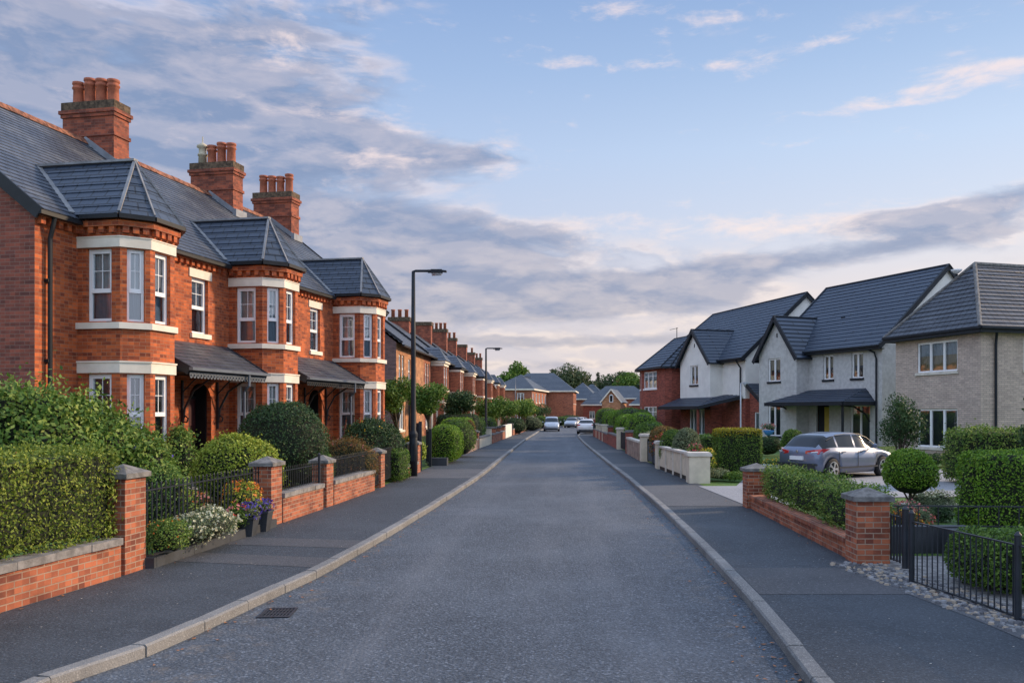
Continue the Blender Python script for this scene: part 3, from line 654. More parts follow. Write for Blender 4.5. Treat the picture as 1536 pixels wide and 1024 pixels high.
# ---------------------------------------------------------------- brick terrace on the left
TD = Vector((.1888, .982)); TN = Vector((.982, -.1888)); T0 = Vector((-10.216, 17.07)); TRZ = math.atan2(TD.y, TD.x)
EZ, FZ, DEP, RZ_ = 6.32, .75, 9.0, 9.9          # eaves, floor, depth, ridge
def roof_z(y): return EZ+.03+(RZ_-EZ)*(y/4.5)
def terrace_house(idx, t0, L, bx, wx, first, last, lab, pots):
    o = T0+TD*t0; h = thing('terraced_house', lab, 'house', (o.x, o.y, 0), TRZ, 'brick houses of the near left terrace')
    # bay profile, local: x along the street, y inwards (negative = towards the street)
    B0 = (bx, 0.); B1 = (bx, -1.0); B2 = (bx+.42, -1.4); B3 = (bx+1.25, -1.4); B4 = (bx+1.67, -1.0); B5 = (bx+1.67, 0.)
    BP = [B0, B1, B2, B3, B4, B5]
    wall = MB()
    bay_ops = {0: (.20, .80), 1: (.13, .47), 2: (.16, .68), 3: (.12, .46)}
    g0, g1, u0, u1 = 1.22, 3.0, 4.10, 5.62
    for i in range(5):
        p, q = BP[i], BP[i+1]
        ops = [(bay_ops[i][0], bay_ops[i][1], g0, g1), (bay_ops[i][0], bay_ops[i][1], u0, u1)] if i in bay_ops else []
        wall.wall(p, q, .2, EZ, ops, .12)
        for (a, b, za, zb) in ops:
            up = za > 3
            window(h, p, q, a, b, za, zb, 'sash', .42 if up else .52, .085, ('net', 'blind') if up else (('dim', 'dim') if idx == 0 else ('net', 'blind')), sill=False)
            if i == 1 and idx == 1 and up: pass
    # flat front: left strip, then right of the bay with doorway and single window
    wall.wall((0, 0), (bx, 0), .2, EZ)
    r0 = bx+1.67
    dw = (wx-r0-.50, wx-r0+.50, FZ, 2.95)
    sw = (wx-r0-.36, wx-r0+.36, 4.22, 5.66)
    wall.wall((r0, 0), (L, 0), .2, EZ, [dw, sw], .13)
    window(h, (r0, 0), (L, 0), sw[0], sw[1], sw[2], sw[3], 'sash', .47, .09, ('net', 'dim'))
    wall.wall((L, 0), (L, DEP), .2, EZ); wall.wall((L, DEP), (0, DEP), .2, EZ)
    wall.build('wall', M['brick'], h)
    if first:
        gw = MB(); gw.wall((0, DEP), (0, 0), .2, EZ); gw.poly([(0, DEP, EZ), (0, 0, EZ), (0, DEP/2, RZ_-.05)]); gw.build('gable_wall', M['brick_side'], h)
    if last:
        gw = MB(); gw.poly([(L, 0, EZ), (L, DEP, EZ), (L, DEP/2, RZ_-.05)]); gw.build('gable_wall', M['brick'], h)
    # stone bands of the bay, with lintels of the windows; lintel and sill over the door window
    def bands(name, *zs):
        st = MB()
        for z0, z1, o_ in zs: st.strip(BP[0:6], z0, z1, o_)
        st.build(name, M['trim'], h)
    bands('stone_sill', (u0-.16, u0-.03, .07)); bands('stone_sill', (g0-.14, g0-.01, .06)); bands('stone_lintel', (g1+.02, g1+.235, .035), (g1+.235, g1+.27, .055)); bands('stone_lintel', (u1+.02, u1+.225, .035), (u1+.225, u1+.25, .05))
    st = MB(); st.box(r0+sw[0]-.13, r0+sw[1]+.13, -.03, .06, sw[3]+.001, sw[3]+.22); st.build('stone_lintel', M['trim'], h)
    for i in ():      # sloped heads under the lintels
        p, q = Vector(BP[i]), Vector(BP[i+1]); d = (q-p).normalized(); n = Vector((-d.y, d.x)); a, b = bay_ops[i]
        for zt in (g1, u1):
            A, Bq = p+d*(a-.09), p+d*(b+.09); st.obox(A-n*.02, Bq-n*.02, .05, zt-.0, zt+.045)
    # brick dentil course
    de = MB(); de.strip(BP, EZ-.26, EZ-.14, .12); de.strip([(r0, 0), (L, 0)], EZ-.26, EZ-.14, .12)
    if bx > .3: de.strip([(0, 0), (bx, 0)], EZ-.26, EZ-.14, .12)
    segs = [(BP[i], BP[i+1]) for i in range(5)]+[((r0, 0), (L, 0))]+([((0, 0), (bx, 0))] if bx > .3 else [])
    for p, q in segs:
        p, q = Vector(p), Vector(q); l = (q-p).length; d = (q-p)/l; n = Vector((d.y, -d.x)); k = max(1, round(l/.23))
        for i in range(k):
            c = p+d*(l*(i+.5)/k)+n*.05; de.obox(c-d*.06, c+d*.06, .10, EZ-.39, EZ-.26)
    de.build('dentil_course', M['brick'], h)
    # main roof
    rf = MB(); ov = -.20; x0 = -.12 if first else 0; x1 = L+.12 if last else L
    e = lambda x, y: (x, y, roof_z(y) if y <= 4.5 else roof_z(9-y))
    rf.stepped(e(x0, ov), e(x1, ov), (x1, 4.5, RZ_), (x0, 4.5, RZ_), .20, .012)
    rf.stepped(e(x1, DEP-ov), e(x0, DEP-ov), (x0, 4.5, RZ_), (x1, 4.5, RZ_), .20, .012)
    roof = rf.build('roof', M['slate'], h)
    rt = MB(); xx = x0; rr = random.Random(idx)
    while xx < x1-.05:
        l = min(.42, x1-xx); z = RZ_+.02+rr.uniform(-.008, .008)
        for s_ in (-1, 1): rt.poly([(xx, 4.5+s_*.17, z-.12), (xx+l-.012, 4.5+s_*.17, z-.12), (xx+l-.012, 4.5+s_*.035, z+.055), (xx, 4.5+s_*.035, z+.055)][::s_])
        rt.poly([(xx, 4.465, z+.055), (xx+l-.012, 4.465, z+.055), (xx+l-.012, 4.535, z+.055), (xx, 4.535, z+.055)]); rt.poly([(xx, 4.33, z-.12), (xx, 4.465, z+.055), (xx, 4.535, z+.055), (xx, 4.67, z-.12)]); xx += l
    rt.build('ridge_tiles', M['ridge'], roof)
    # hipped roof of the bay
    k = .17; E = [(bx-k, .35), (bx-k, -1.0-k*.6), (bx+.42-k*.5, -1.4-k), (bx+1.25+k*.5, -1.4-k), (bx+1.67+k, -1.0-k*.6), (bx+1.67+k, .35)]; ez = EZ-.02
    ax, ay, azz = bx+.835, -.72, 7.66; yb = (azz-EZ)/(RZ_-EZ)*4.5+.15
    br = MB(); br.stepped((E[0][0], E[0][1]+.0, ez), (E[1][0], E[1][1], ez), (ax, ay, azz), (ax, yb, azz), .25, .016)
    br2 = MB()
    yv = (ez-EZ)/(RZ_-EZ)*4.5
    br = MB()
    br.stepped((E[0][0], yb, ez-.01), (E[1][0], E[1][1], ez), (ax, ay, azz), (ax, yb, azz), .25, .016)
    br.stepped((E[4][0], E[4][1], ez), (E[5][0], yb, ez-.01), (ax, yb, azz), (ax, ay, azz), .25, .016)
    for a, b in ((1, 2), (2, 3), (3, 4)): br.stepped((*E[a], ez), (*E[b], ez), (ax, ay, azz), (ax, ay, azz), .25, .012)
    broof = br.build('bay_roof', M['slate_new'], h)
    hp = MB()
    for a in (1, 2, 3, 4): hp.bar((ax, ay, azz+.03), (E[a][0], E[a][1], ez+.04), .06 if a in (1, 4) else .03, .035)
    hp.bar((ax, ay-.03, azz+.03), (ax, yb, azz+.03), .14, .05)
    # valley flashings
    yvv = -.05
    for sx in (-1, 1):
        xe = bx+.835+sx*(.835+k)
        hp.bar((xe, 0., EZ+.03), (ax, yb-.15, azz+.02), .11, .05)
    hp.build('lead_hips', M['hiplead'], broof)
    # gutters and downpipe
    gt = MB(); go = .10
    for a, b in zip(E[:-1], E[1:]): gt.bar((a[0], min(a[1], -.2), ez-.05), (b[0], min(b[1], -.2), ez-.05), .10, .09)
    gt.bar((r0+k, ov-.01, EZ-.20), (L, ov-.01, EZ-.20), .10, .08)
    if bx > .5: gt.bar((x0, ov-.01, EZ-.20), (bx-k, ov-.01, EZ-.20), .10, .08)
    gt.build('gutter', M['black'], h)
    if first:
        dp = MB(); dp.tube([(.30, ov, EZ-.2), (.30, -.15, EZ-.42), (.30, -.09, EZ-.65), (.30, -.09, .4)], .045, 8)
        for z in (1.6, 3.2, 4.8): dp.box(.24, .36, -.1, 0, z, z+.06)
        dp.build('downpipe', M['black'], h)
        bb = MB()
        for y0, y1 in ((ov, 4.5), (DEP-ov, 4.5)): bb.bar((-.10, y0, roof_z(ov)-.10), (-.10, 4.5, RZ_-.10), .05, .24, (0, 0, 1))
        bb.build('bargeboard', M['black'], h)
    if last:
        bb = MB()
        for y0 in (ov, DEP-ov): bb.bar((L+.10, y0, roof_z(ov)-.10), (L+.10, 4.5, RZ_-.10), .05, .24)
        bb.build('bargeboard', M['black'], h)
    # chimney on the party wall
    cx = L+.55 if idx == 0 else (L+.15 if idx == 1 else L-.38); c0, c1, y0, y1 = cx-.32, cx+.32, 3.55, 5.2
    ch = MB(); ch.box(c0, c1, y0, y1, 8.2, 10.62); 
    chm = ch.build('chimney', M['brick_chim'], h)
    cb = MB()
    for z0, z1, k in ((10.02, 10.12, .04), (10.58, 10.68, .04), (10.68, 10.78, .08)): cb.box(c0-k, c1+k, y0-k, y1+k, z0, z1)
    cb.build('brick_band', M['brick_chim'], chm)
    cb = MB(); cb.box(c0-.03, c1+.03, y0-.03, y1+.03, 10.78, 11.02); cb.build('mortar_cap', M['moss'], chm)
    fl = MB()
    for s_ in (c0-.012, c1+.012): fl.bar((s_, y0-.05, roof_z(y0)+.08), (s_, 4.5, RZ_+.07), .03, .16)
    fl.box(c0-.03, c1+.03, y0-.14, y0-.004, roof_z(y0)-.1, roof_z(y0)+.16); fl.build('flashing', M['lead'], chm)
    for i in range(4):
        y = y0+.26+i*.375; hgt = .70+.04*((i*7+idx) % 3)
        pm = MB(); special = pots == 'cowl' and i == 3
        if special: pm.lathe([(.15, 0), (.14, .35), (.17, .36), (.17, .42), (.13, .45), (.13, .62), (.20, .66), (.20, .72), (.05, .82), (.02, .83), (.02, 1.05)], (cx, y, 11.), 14)
        else: pm.lathe([(.165, 0), (.155, .1), (.145, hgt-.22), (.175, hgt-.2), (.175, hgt-.15), (.15, hgt-.13), (.15, hgt-.09), (.175, hgt-.07), (.17, hgt), (.12, hgt), (.12, hgt-.25)], (cx, y, 11.), 14)
        pm.build('chimney_pot', M['potcream'] if special else M['pot'], chm, True)
    # door in its recess with arched head
    d0, d1 = r0+dw[0], r0+dw[1]
    dm = MB(); dm.box(d0+.06, d1-.06, .42, .47, FZ, 2.55)
    for (xa, xb, za, zb) in ((.16, .46, .15, .95), (.54, .84, .15, .95), (.16, .46, 1.1, 1.65), (.54, .84, 1.1, 1.65)): dm.box(d0+xa, d0+xb, .40, .42, FZ+za, FZ+zb)
    door = dm.build('front_door', M['plum'] if idx == 0 else M['black'], h)
    kb = MB(); kb.tube([(d0+.2, .40, FZ+1.02), (d0+.2, .35, FZ+1.02)], .035, 10); kb.build('door_knob', M['white'], door)
    fr = MB(); fr.box(d0, d0+.06, .13, .48, FZ, 2.95); fr.box(d1-.06, d1, .13, .48, FZ, 2.95); fr.box(d0+.06, d1-.06, .40, .48, 2.55, 2.62); fr.build('door_frame', M['black'], h)
    fl = MB(); fl.poly([(d0+.06, .45, 2.62), (d1-.06, .45, 2.62), (d1-.06, .45, 2.95), (d0+.06, .45, 2.95)]); fl.build('fanlight', M['glass'], h)
    ar = MB()   # brick arch filling the corners of the doorway
    for s_ in (-1, 1):
        cxx = (d0+d1)/2; pts = [(cxx+s_*.5, -.004, 2.96)]+[(cxx+s_*.5*math.cos(a), -.004, 2.45+.5*math.sin(a)) for a in np.linspace(0, math.pi/2, 7)]
        ar.poly(pts if s_ < 0 else pts[::-1])
    ar.build('door_arch', M['brick'], h)
    sp = MB(); sp.box(d0-.25, d1+.25, -.9, .13, .3, FZ); sp.box(d0-.4, d1+.4, -1.3, -.9, .3, FZ-.17); sp.build('doorstep', M['coping'], h)
    # porch canopy between the bays
    c0, c1 = r0+.12, L+(.15 if not last else -.1)
    if idx == 2: return h
    zt, ze, yo = 3.98, 3.22, -1.42
    pc = MB(); pc.stepped((c0, yo, ze), (c1-.45, yo, ze), (c1-.05, 0, zt), (c0-.05, 0, zt), .2, .014); 
    porch = pc.build('porch_roof', M['slate'], h)
    pb = MB(); pb.bar((c0-.02, yo, ze-.07), (c0-.05, -.0, zt-.09), .04, .20); pb.bar((c1-.43, yo, ze-.07), (c1-.03, 0, zt-.09), .04, .20)
    pb.box(c0, c1-.45, yo+.02, 0, ze-.10, ze-.06); pb.poly([(c0+.03, yo, ze-.07), (c0+.03, 0, ze-.07), (c0+.03, 0, zt-.07)]); pb.poly([(c1-.3, 0, ze-.07), (c1-.46, yo, ze-.07), (c1-.3, 0, zt-.07)]); pb.build('porch_boards', M['fascia'], porch)
    pg = MB(); pg.bar((c0-.05, yo-.06, ze-.03), (c1-.40, yo-.06, ze-.03), .10, .07)
    pg.tube([((d0+d1)/2-.15, yo-.06, ze-.05), ((d0+d1)/2-.15, yo-.06, ze-.35), ((d0+d1)/2-.1, yo+.1, ze-.5), ((d0+d1)/2-.1, yo+.1, .8)], .035, 8); pg.build('porch_gutter', M['lampgrey'], porch)
    vl = MB(); n = int((c1-.45-c0)/.13)     # scalloped valance
    for i in range(n):
        x = c0+(c1-.45-c0)*(i+.5)/n; r_ = .062; pts = [(x-r_, yo+.01, ze-.10), (x-r_, yo+.01, ze-.17)]+[(x-r_*math.cos(a), yo+.01, ze-.17-r_*1.2*math.sin(a)) for a in np.linspace(.3, math.pi-.3, 5)]+[(x+r_, yo+.01, ze-.17), (x+r_, yo+.01, ze-.10)]
        vl.poly(pts); vl.tube([(x, yo-.012, ze-.17), (x, yo+.005, ze-.17)], .025, 6)
    vl.build('valance', M['lampgrey'] if idx == 0 else M['fascia'], porch)
    for xb in (d0-.3, d1+.25):
        bk = MB(); arc = [(xb, -.05, 1.95), (xb, -.10, 2.3), (xb, -.35, 2.75), (xb, -.8, 3.03), (xb, yo+.15, ze-.12)]
        bk.tube(arc, .028, 6); bk.bar((xb, -.03, 1.75), (xb, -.03, 3.0), .05, .05, (0, 1, 0)); bk.tube([(xb, -.04, 2.7), (xb, -.45, ze-.13)], .018, 6)
        bk.tube([(xb, -.05+.0, 1.95), (xb, -.16, 1.95), (xb, -.19, 2.05), (xb, -.11, 2.11), (xb, -.07, 2.04)], .02, 6); bk.build('bracket', M['iron'], porch)
    return h
terrace_house(0, 0, 6.62, 1.17, 5.53, True, False, 'nearest red brick terraced house, dark gable wall at the left edge and lean-to slate porch', 'four')
terrace_house(1, 6.62, 6.50, .26, 5.43, False, False, 'middle red brick terraced house behind the dark dome bush, its chimney with one cream pot', 'cowl')
terrace_house(2, 13.12, 4.75, .30, 3.6, False, True, 'end red brick terraced house whose bay stands just left of the tall street lamp', 'four')

# ---------------------------------------------------------------- second terrace further along on the left
FD = Vector((.0208, .99978)); F0 = Vector((-9.5+.0208*47, 47.)); FRZ = math.atan2(FD.y, FD.x)
def pitched(mb, x0, x1, ya, yb, ze, zr, row, rise=.02):
    ym = (ya+yb)/2
    mb.stepped((x0, ya, ze), (x1, ya, ze), (x1, ym, zr), (x0, ym, zr), row, rise); mb.stepped((x1, yb, ze), (x0, yb, ze), (x0, ym, zr), (x1, ym, zr), row, rise)
def far_house(i, L=8.7):
    stone = i in (0,); o = F0+FD*(L*i); ez, rz, dep, zf = 6.0, 8.55, 6.4, .6
    LAB = ['purple-brown gabled house with sandy stone front, first of the far left row', 'brick house right of the tall lamp post, second in the far left row', 'brick house with a wide capped stack and no pots, third in the far left row',
           'brick house whose tall chimney has five pots, fourth in the far left row', 'brick house just right of the second lamp post, fifth in the far left row', 'brick house behind the small street trees, sixth in the far left row',
           'brick house with white dish on its wall, seventh in the far left row', 'last brick house of the far left row, beside the hipped houses']
    h = thing('terraced_house', LAB[i], 'house', (o.x, o.y, 0), FRZ, 'houses of the far left row')
    wl = MB(); bx = 3.0; bw = 2.1; bd = .85; be = 5.72; flat_ = i == 0
    wf = M['sandstone'] if i in (0,) else M['brick_far']
    ops1 = [(.7, 1.35, 3.85, 5.4), (1.6, 2.25, 3.85, 5.4), (.8, 2.2, 1.2, 2.7)]
    wl.wall((0, 0), (bx, 0), .1, ez, ops1, .1)
    B = [(bx, 0), (bx, -bd), (bx+bw, -bd), (bx+bw, 0)]
    bops = {1: [(.2, .95, 3.85, 5.3), (1.15, 1.9, 3.85, 5.3), (.2, 1.9, 1.1, 2.8)]}
    rops = [(.5, 1.4, .6, 2.7), (1.9, 2.7, 3.85, 5.3), (.5, 1.2, 3.85, 5.3)]
    wb = MB()
    if flat_: bx, bw, bops = 3.0, 0., {}; B = []
    for k in range(0 if flat_ else 3): wb.wall(B[k], B[k+1], .1, be, bops.get(k, []), .1)
    wl.wall((bx+bw, 0), (L, 0), .1, ez, rops, .1)
    bw and wl.wall((bx, 0), (bx+bw, 0), be-.3, ez); wl.build('wall', wf, h)
    if not flat_: wb.build('bay_wall', M['brick_far'], h)
    gw = MB(); gw.wall((L, 0), (L, dep), .1, ez); gw.wall((L, dep), (0, dep), .1, ez); gw.wall((0, dep), (0, 0), .1, ez); gw.poly([(0, dep, ez), (0, 0, ez), (0, dep/2, rz-.05)]); gw.poly([(L, 0, ez), (L, dep, ez), (L, dep/2, rz-.05)])
    gw.build('gable_wall', M['brick_purple'] if i == 0 else M['brick_far'], h)
    for (a, b, za, zb) in ops1: window(h, (0, 0), (bx, 0), a, b, za, zb, 'sash' if zb-za > 1.55 or za > 3 else 'v2', .5, .07, ('net', 'dim'))
    for q in rops[1:]: window(h, (bx+bw, 0), (L, 0), *q, 'sash', .5, .07, ('net', 'dim'))
    for k in (1,):
        for (a, b, za, zb) in bops.get(k, []): window(h, B[k], B[k+1], a, b, za, zb, 'v2' if b-a > 1.5 else 'sash', .5, .07, ('net', 'blind') if i % 2 else ('net', 'dim'), sill=False)
    
    for a_, b_, c_, nm in () if flat_ else ((3.62, 3.78, .08, 'stone_sill'), (5.34, 5.5, .04, 'stone_lintel'), (2.82, 3.02, .05, 'stone_lintel')): st = MB(); st.strip(B, a_, b_, c_); st.build(nm, M['trim'], h)
    rf = MB(); pitched(rf, -.12, L-.02, -.35, dep+.35, ez-.12, rz, .32); roof = rf.build('roof', M['slate_far'], h)
    # parapet verge between neighbours and the bay roof
    vp = MB(); vp.bar((-.06, -.35, ez-.02), (-.06, dep/2, rz+.09), .16, .12); vp.bar((-.06, dep+.35, ez-.02), (-.06, dep/2, rz+.09), .16, .12); vp.build('verge', M['fascia'], roof)
    if not flat_:
        br = MB(); e0, e1, yf = bx-.15, bx+bw+.15, -bd-.2; ax = bx+bw/2; zr = be+.95
        br.stepped((e0, 1.4, be-.04), (e0, yf, be-.04), (ax, -bd+.5, zr), (ax, 1.4, zr), .32, .02); br.stepped((e1, yf, be-.04), (e1, 1.4, be-.04), (ax, 1.4, zr), (ax, -bd+.5, zr), .32, .02)
        br.stepped((e0, yf, be-.04), (e1, yf, be-.04), (ax, -bd+.5, zr), (ax, -bd+.5, zr), .32, .02); br.build('bay_roof', M['slate_far'], h)
        bg_ = MB(); bg_.strip([(e0+.1, .0), (e0+.1, yf+.12), (e1-.1, yf+.12), (e1-.1, 0)], be-.2, be-.03, .06, .1); bg_.build('bay_fascia', M['trim'] if i % 2 else M['fascia'], h)
    gt = MB(); gt.bar((0, -.4, ez-.17), (L-.03, -.4, ez-.17), .12, .1); gt.build('gutter', M['fascia'], h)
    pr = MB(); pr.stepped((bx+bw+.1, -1.5, 2.85), (bx+bw+2.3, -1.5, 2.85), (bx+bw+2.1, -.0, 3.55), (bx+bw+.1, 0, 3.55), .3, .02); pr.build('porch_roof', M['slate_far'], h)
    pp = MB()
    for x in (bx+bw+.25, bx+bw+2.15): pp.bar((x, -1.42, .5), (x, -1.42, 2.8), .1, .1, (0, 1, 0))
    pp.bar((bx+bw+.1, -1.5, 2.78), (bx+bw+2.3, -1.5, 2.78), .08, .14); pp.build('porch_post', M['trim'], h)
    dr = MB(); dr.box(bx+bw+.5, bx+bw+1.4, .06, .1, .6, 2.7)
    dr.build('front_door', M['black'], h)
    hs = {0: (9.1, 3, 1.5), 1: (9.2, 3, 1.5), 2: (9.75, 0, 1.9), 3: (10.0, 5, 2.0), 4: (9.9, 3, 1.5), 5: (9.9, 0, 1.5), 6: (9.6, 2, 1.4), 7: (9.5, 3, 1.4)}[i]
    zc = hs[0]; ym = dep/2; c0 = L-.65
    ch = MB(); ch.box(c0, c0+.7, ym-hs[2]/2, ym+hs[2]/2, 7.3, zc-.3); cm = ch.build('chimney', M['brick_chim'], h)
    cb = MB(); cb.box(c0-.07, c0+.77, ym-hs[2]/2-.07, ym+hs[2]/2+.07, zc-.3, zc); cb.build('mortar_cap', M['moss'], cm)
    for k in range(hs[1]):
        y = ym-hs[2]/2+hs[2]*(k+.5)/hs[1]; pm = MB(); pm.lathe([(.14, 0), (.13, .5), (.16, .52), (.16, .6), (.1, .6)], (c0+.35, y, zc-.01), 10); pm.build('chimney_pot', M['pot'], cm, True)
    if i == 6:
        ds = MB(); ds.lathe([(.0, 0), (.15, .02), (.27, .09), (.33, .17)], (0, 0, 0), 12); d_ = ds.build('satellite_dish', M['white'], h, True, (bx-.3, -.45, 5.2)); d_.rotation_euler = (R(70), 0, 0)
    return h
for i in range(8): far_house(i)
# ---------------------------------------------------------------- right-hand houses; local x runs left->right seen from the street, y inwards
def frame_from_right(R_, tan):
    d = Vector((tan, 1)).normalized(); return -d            # local x direction (towards the viewer)
def gable_roof(h, x0, x1, dep, ez, rz, hip_l=0., ov=.35, row=.34, mat='tile', rise=.03, name='roof'):
    ym = dep/2; rf = MB(); z = ez-.08
    rf.stepped((x0, -ov, z), (x1, -ov, z), (x1, ym, rz), (x0+hip_l, ym, rz), row, rise); rf.stepped((x1, dep+ov, z), (x0, dep+ov, z), (x0+hip_l, ym, rz), (x1, ym, rz), row, rise)
    if hip_l: rf.stepped((x0, dep+ov, z), (x0, -ov, z), (x0+hip_l, ym, rz), (x0+hip_l, ym, rz), row, rise)
    r = rf.build(name, M[mat], h)
    rg = MB(); rg.tube([(x0+hip_l-.02, ym, rz+.02), (x1+.02, ym, rz+.02)], .07, 8)
    if hip_l: rg.tube([(x0+hip_l, ym, rz+.02), (x0, -ov, z+.04)], .06, 8)
    rg.build('ridge_tiles', M['fascia'], r)
    bb = MB(); xs = [x1-.02] if hip_l else [x0+.02, x1-.02]
    for x in xs:
        for y in (-ov, dep+ov): bb.bar((x, y, z-.10), (x, ym, rz-.10), .06, .26); bb.bar((x, y, z+.05), (x, ym, rz+.05), .14, .05)
    bb.bar((x0, -ov-.02, z-.10), (x1, -ov-.02, z-.10), .06, .2); bb.bar((x0, -ov-.10, z-.02), (x1, -ov-.10, z-.02), .12, .09); bb.box(x0+.02, x1-.02, -ov, -.01, z-.20, z-.17)
    bb.build('fascia', M['fascia'], r); return r
def gable_bay(h, x0, x1, yf, ez, apex, yb, wall_mat, ops, zf, row=.34, roofmat='tile', z_from=None, side_z=None):
    """projecting gabled bay: front at y=-yf"""
    wl = MB(); zb = z_from if z_from is not None else zf-.3; xm = (x0+x1)/2
    wl.wall((x0, 0), (x0, -yf), zb, ez); wl.wall((x0, -yf), (x1, -yf), zb, ez, ops, .12); wl.wall((x1, -yf), (x1, 0), zb, ez); wl.poly([(x0, -yf, ez), (x1, -yf, ez), (xm, -yf, apex-.12)])
    w_ = wl.build('bay_wall', M[wall_mat], h); o = .28; k = (apex-ez)/(xm-x0); z = ez-o*k; rf = MB()
    rf.stepped((x0-o, yb, z), (x0-o, -yf-.3, z), (xm, -yf-.3, apex), (xm, yb, apex), row, .03); rf.stepped((x1+o, -yf-.3, z), (x1+o, yb, z), (xm, yb, apex), (xm, -yf-.3, apex), row, .03)
    r = rf.build('bay_roof', M[roofmat], h); bb = MB()
    for xe in (x0-o, x1+o): bb.bar((xe, -yf-.28, z-.08), (xm, -yf-.28, apex-.08), .05, .24); bb.bar((xe, -yf-.24, z+.05), (xm, -yf-.24, apex+.05), .12, .05); bb.bar((xe, -yf-.28, z-.03), (xe, .0, z-.03), .1, .1)
    bb.tube([(xm, -yf-.3, apex+.02), (xm, yb, apex+.02)], .06, 8); bb.build('bargeboard', M['fascia'], r)
    vt = MB(); vt.box(xm-.04, xm+.04, -yf-.03, -yf, apex-1.25, apex-1.0); vt.build('wall_vent', M['fascia'], h); return r
# --- grey rendered house B
dB = Vector((.387, -.922)); RB = Vector((17.3, 45.6)); LB = 9.5; OB = RB-dB*LB
h = thing('rendered_house', 'grey rendered house with pointed gable, standing behind the parked silver car', 'house', (OB.x, OB.y, 0), math.atan2(dB.y, dB.x), 'modern houses on the right')
ez, rz, zf = 5.80, 10.2, .35
wl = MB(); ops = [(4.9, 5.75, 4.05, 5.45), (7.2, 8.1, 4.05, 5.45), (7.1, 8.6, .55, 2.6), (4.3, 5.4, .4, 2.6)]
wl.wall((0, 0), (LB, 0), .1, ez, ops, .12); wl.wall((LB, 0), (LB, 9), .1, ez); wl.wall((LB, 9), (0, 9), .1, ez); wl.wall((0, 9), (0, 0), .1, ez); wl.build('wall', M['render_grey'], h)
for q_ in ([(LB, 0, ez), (LB, 9, ez), (LB, 4.5, rz-.1)], [(0, 9, ez), (0, 0, ez), (0, 4.5, rz-.1)]): gw = MB(); gw.poly(q_); gw.build('gable_wall', M['render'], h)
for (a, b, za, zb) in ops[:3]: window(h, (0, 0), (LB, 0), a, b, za, zb, 'v2', .5, .08, ('warmcurtain', 'dim') if za > 3 else ('dim', 'dim'), silmat='fascia')
gable_roof(h, -.15, LB+.2, 9, ez, rz)
bo = [(.9, 2.1, 4.05, 5.45), (.9, 2.1, .75, 2.6)]
gable_bay(h, .05, 3.65, .9, ez-.1, 7.95, 3., 'render_grey', bo, zf)
for (a, b, za, zb) in bo: window(h, (.05, -.9), (3.65, -.9), a, b, za, zb, 'v2', .5, .08, ('warmcurtain', 'dim') if za > 3 else ('dim', 'dim'), silmat='fascia')
pr = MB(); pr.stepped((2.5, -2.2, 2.75), (9.0, -2.2, 2.75), (8.3, .0, 3.5), (3.9, .0, 3.5), .34, .03); pr.stepped((9.0, -2.2, 2.75), (9.0, 0, 2.75), (8.3, 0, 3.5), (8.3, 0, 3.5), .34, .03); pr.stepped((2.5, 0, 2.75), (2.5, -2.2, 2.75), (3.9, 0, 3.5), (3.9, 0, 3.5), .34, .03); p_ = pr.build('porch_roof', M['tile'], h)
pb = MB(); pb.bar((2.45, -2.25, 2.66), (9.05, -2.25, 2.66), .1, .2); pb.bar((9.05, -2.2, 2.66), (9.05, 0, 2.66), .1, .2); pb.bar((2.45, -2.2, 2.66), (2.45, 0, 2.66), .1, .2); pb.box(2.5, 9., -2.2, -.01, 2.58, 2.61); pb.build('fascia', M['fascia'], p_)
pp = MB(); pp.bar((8.9, -2.1, .1), (8.9, -2.1, 2.6), .1, .1, (0, 1, 0)); pp.build('porch_post', M['fascia'], p_)
for sx in (2.7, 8.6):
    bk = MB(); bk.tube([(sx, -.02, 1.7), (sx, -.3, 2.1), (sx, -1.1, 2.5), (sx, -2.0, 2.58)], .05, 6); bk.build('bracket', M['fascia'], p_)
dr = MB(); dr.box(4.35, 4.85, .12, .17, .4, 2.55); dr.build('front_door', M['fascia'], h)
ct = MB(); ct.box(4.95, 5.35, .05, .09, .45, 2.5); ct.build('door_curtain', M['yellow'], h)
dp = MB(); dp.tube([(LB-.9, -.38, ez-.15), (LB-.35, -.2, ez-.45), (LB-.35, -.08, ez-.75), (LB-.35, -.08, .2)], .05, 8); dp.build('downpipe', M['fascia'], h)
vt = MB(); vt.box(4.3, 4.6, 1.8, 2.1, 7.5, 7.8); v_ = vt.build('roof_vent', M['fascia'], h)
# --- brick and white rendered house A
dA = Vector((.2806, -.96)); RA = Vector((12.63, 57.)); LA = 15.6; OA = RA-dA*LA
h = thing('rendered_house', 'white gabled house with red brick wing, left of the grey rendered house', 'house', (OA.x, OA.y, 0), math.atan2(dA.y, dA.x), 'modern houses on the right')
ez, rz, zf = 5.85, 10.2, .5
wl = MB(); wl.wall((0, 0), (LA, 0), 3.1, ez, [], .12); wl.wall((LA, 0), (LA, 9), 3.1, ez); wl.wall((LA, 9), (0, 9), 3.1, ez); wl.wall((0, 9), (0, 0), 3.1, ez); wl.poly([(LA, 0, ez), (LA, 9, ez), (LA, 4.5, rz-.1)]); wl.build('wall', M['render'], h)
wl = MB(); wl.wall((0, .02), (LA, .02), .1, 3.1); wl.wall((LA-.02, 0), (LA-.02, 9), .1, 3.1); wl.wall((LA, 9), (0, 9), .1, 3.1); wl.wall((.02, 9), (.02, 0), .1, 3.1); wl.build('brick_storey', M['brick_mod'], h)
gable_roof(h, -.2, LA+.2, 9, ez, rz, hip_l=2.2)
x0, x1 = LA-8.2, LA-3.3
bo = [(1.7, 3.0, 4.15, 5.55)]
gable_bay(h, x0, x1, .9, ez, 8.1, 2.5, 'render', bo, zf, z_from=3.1)
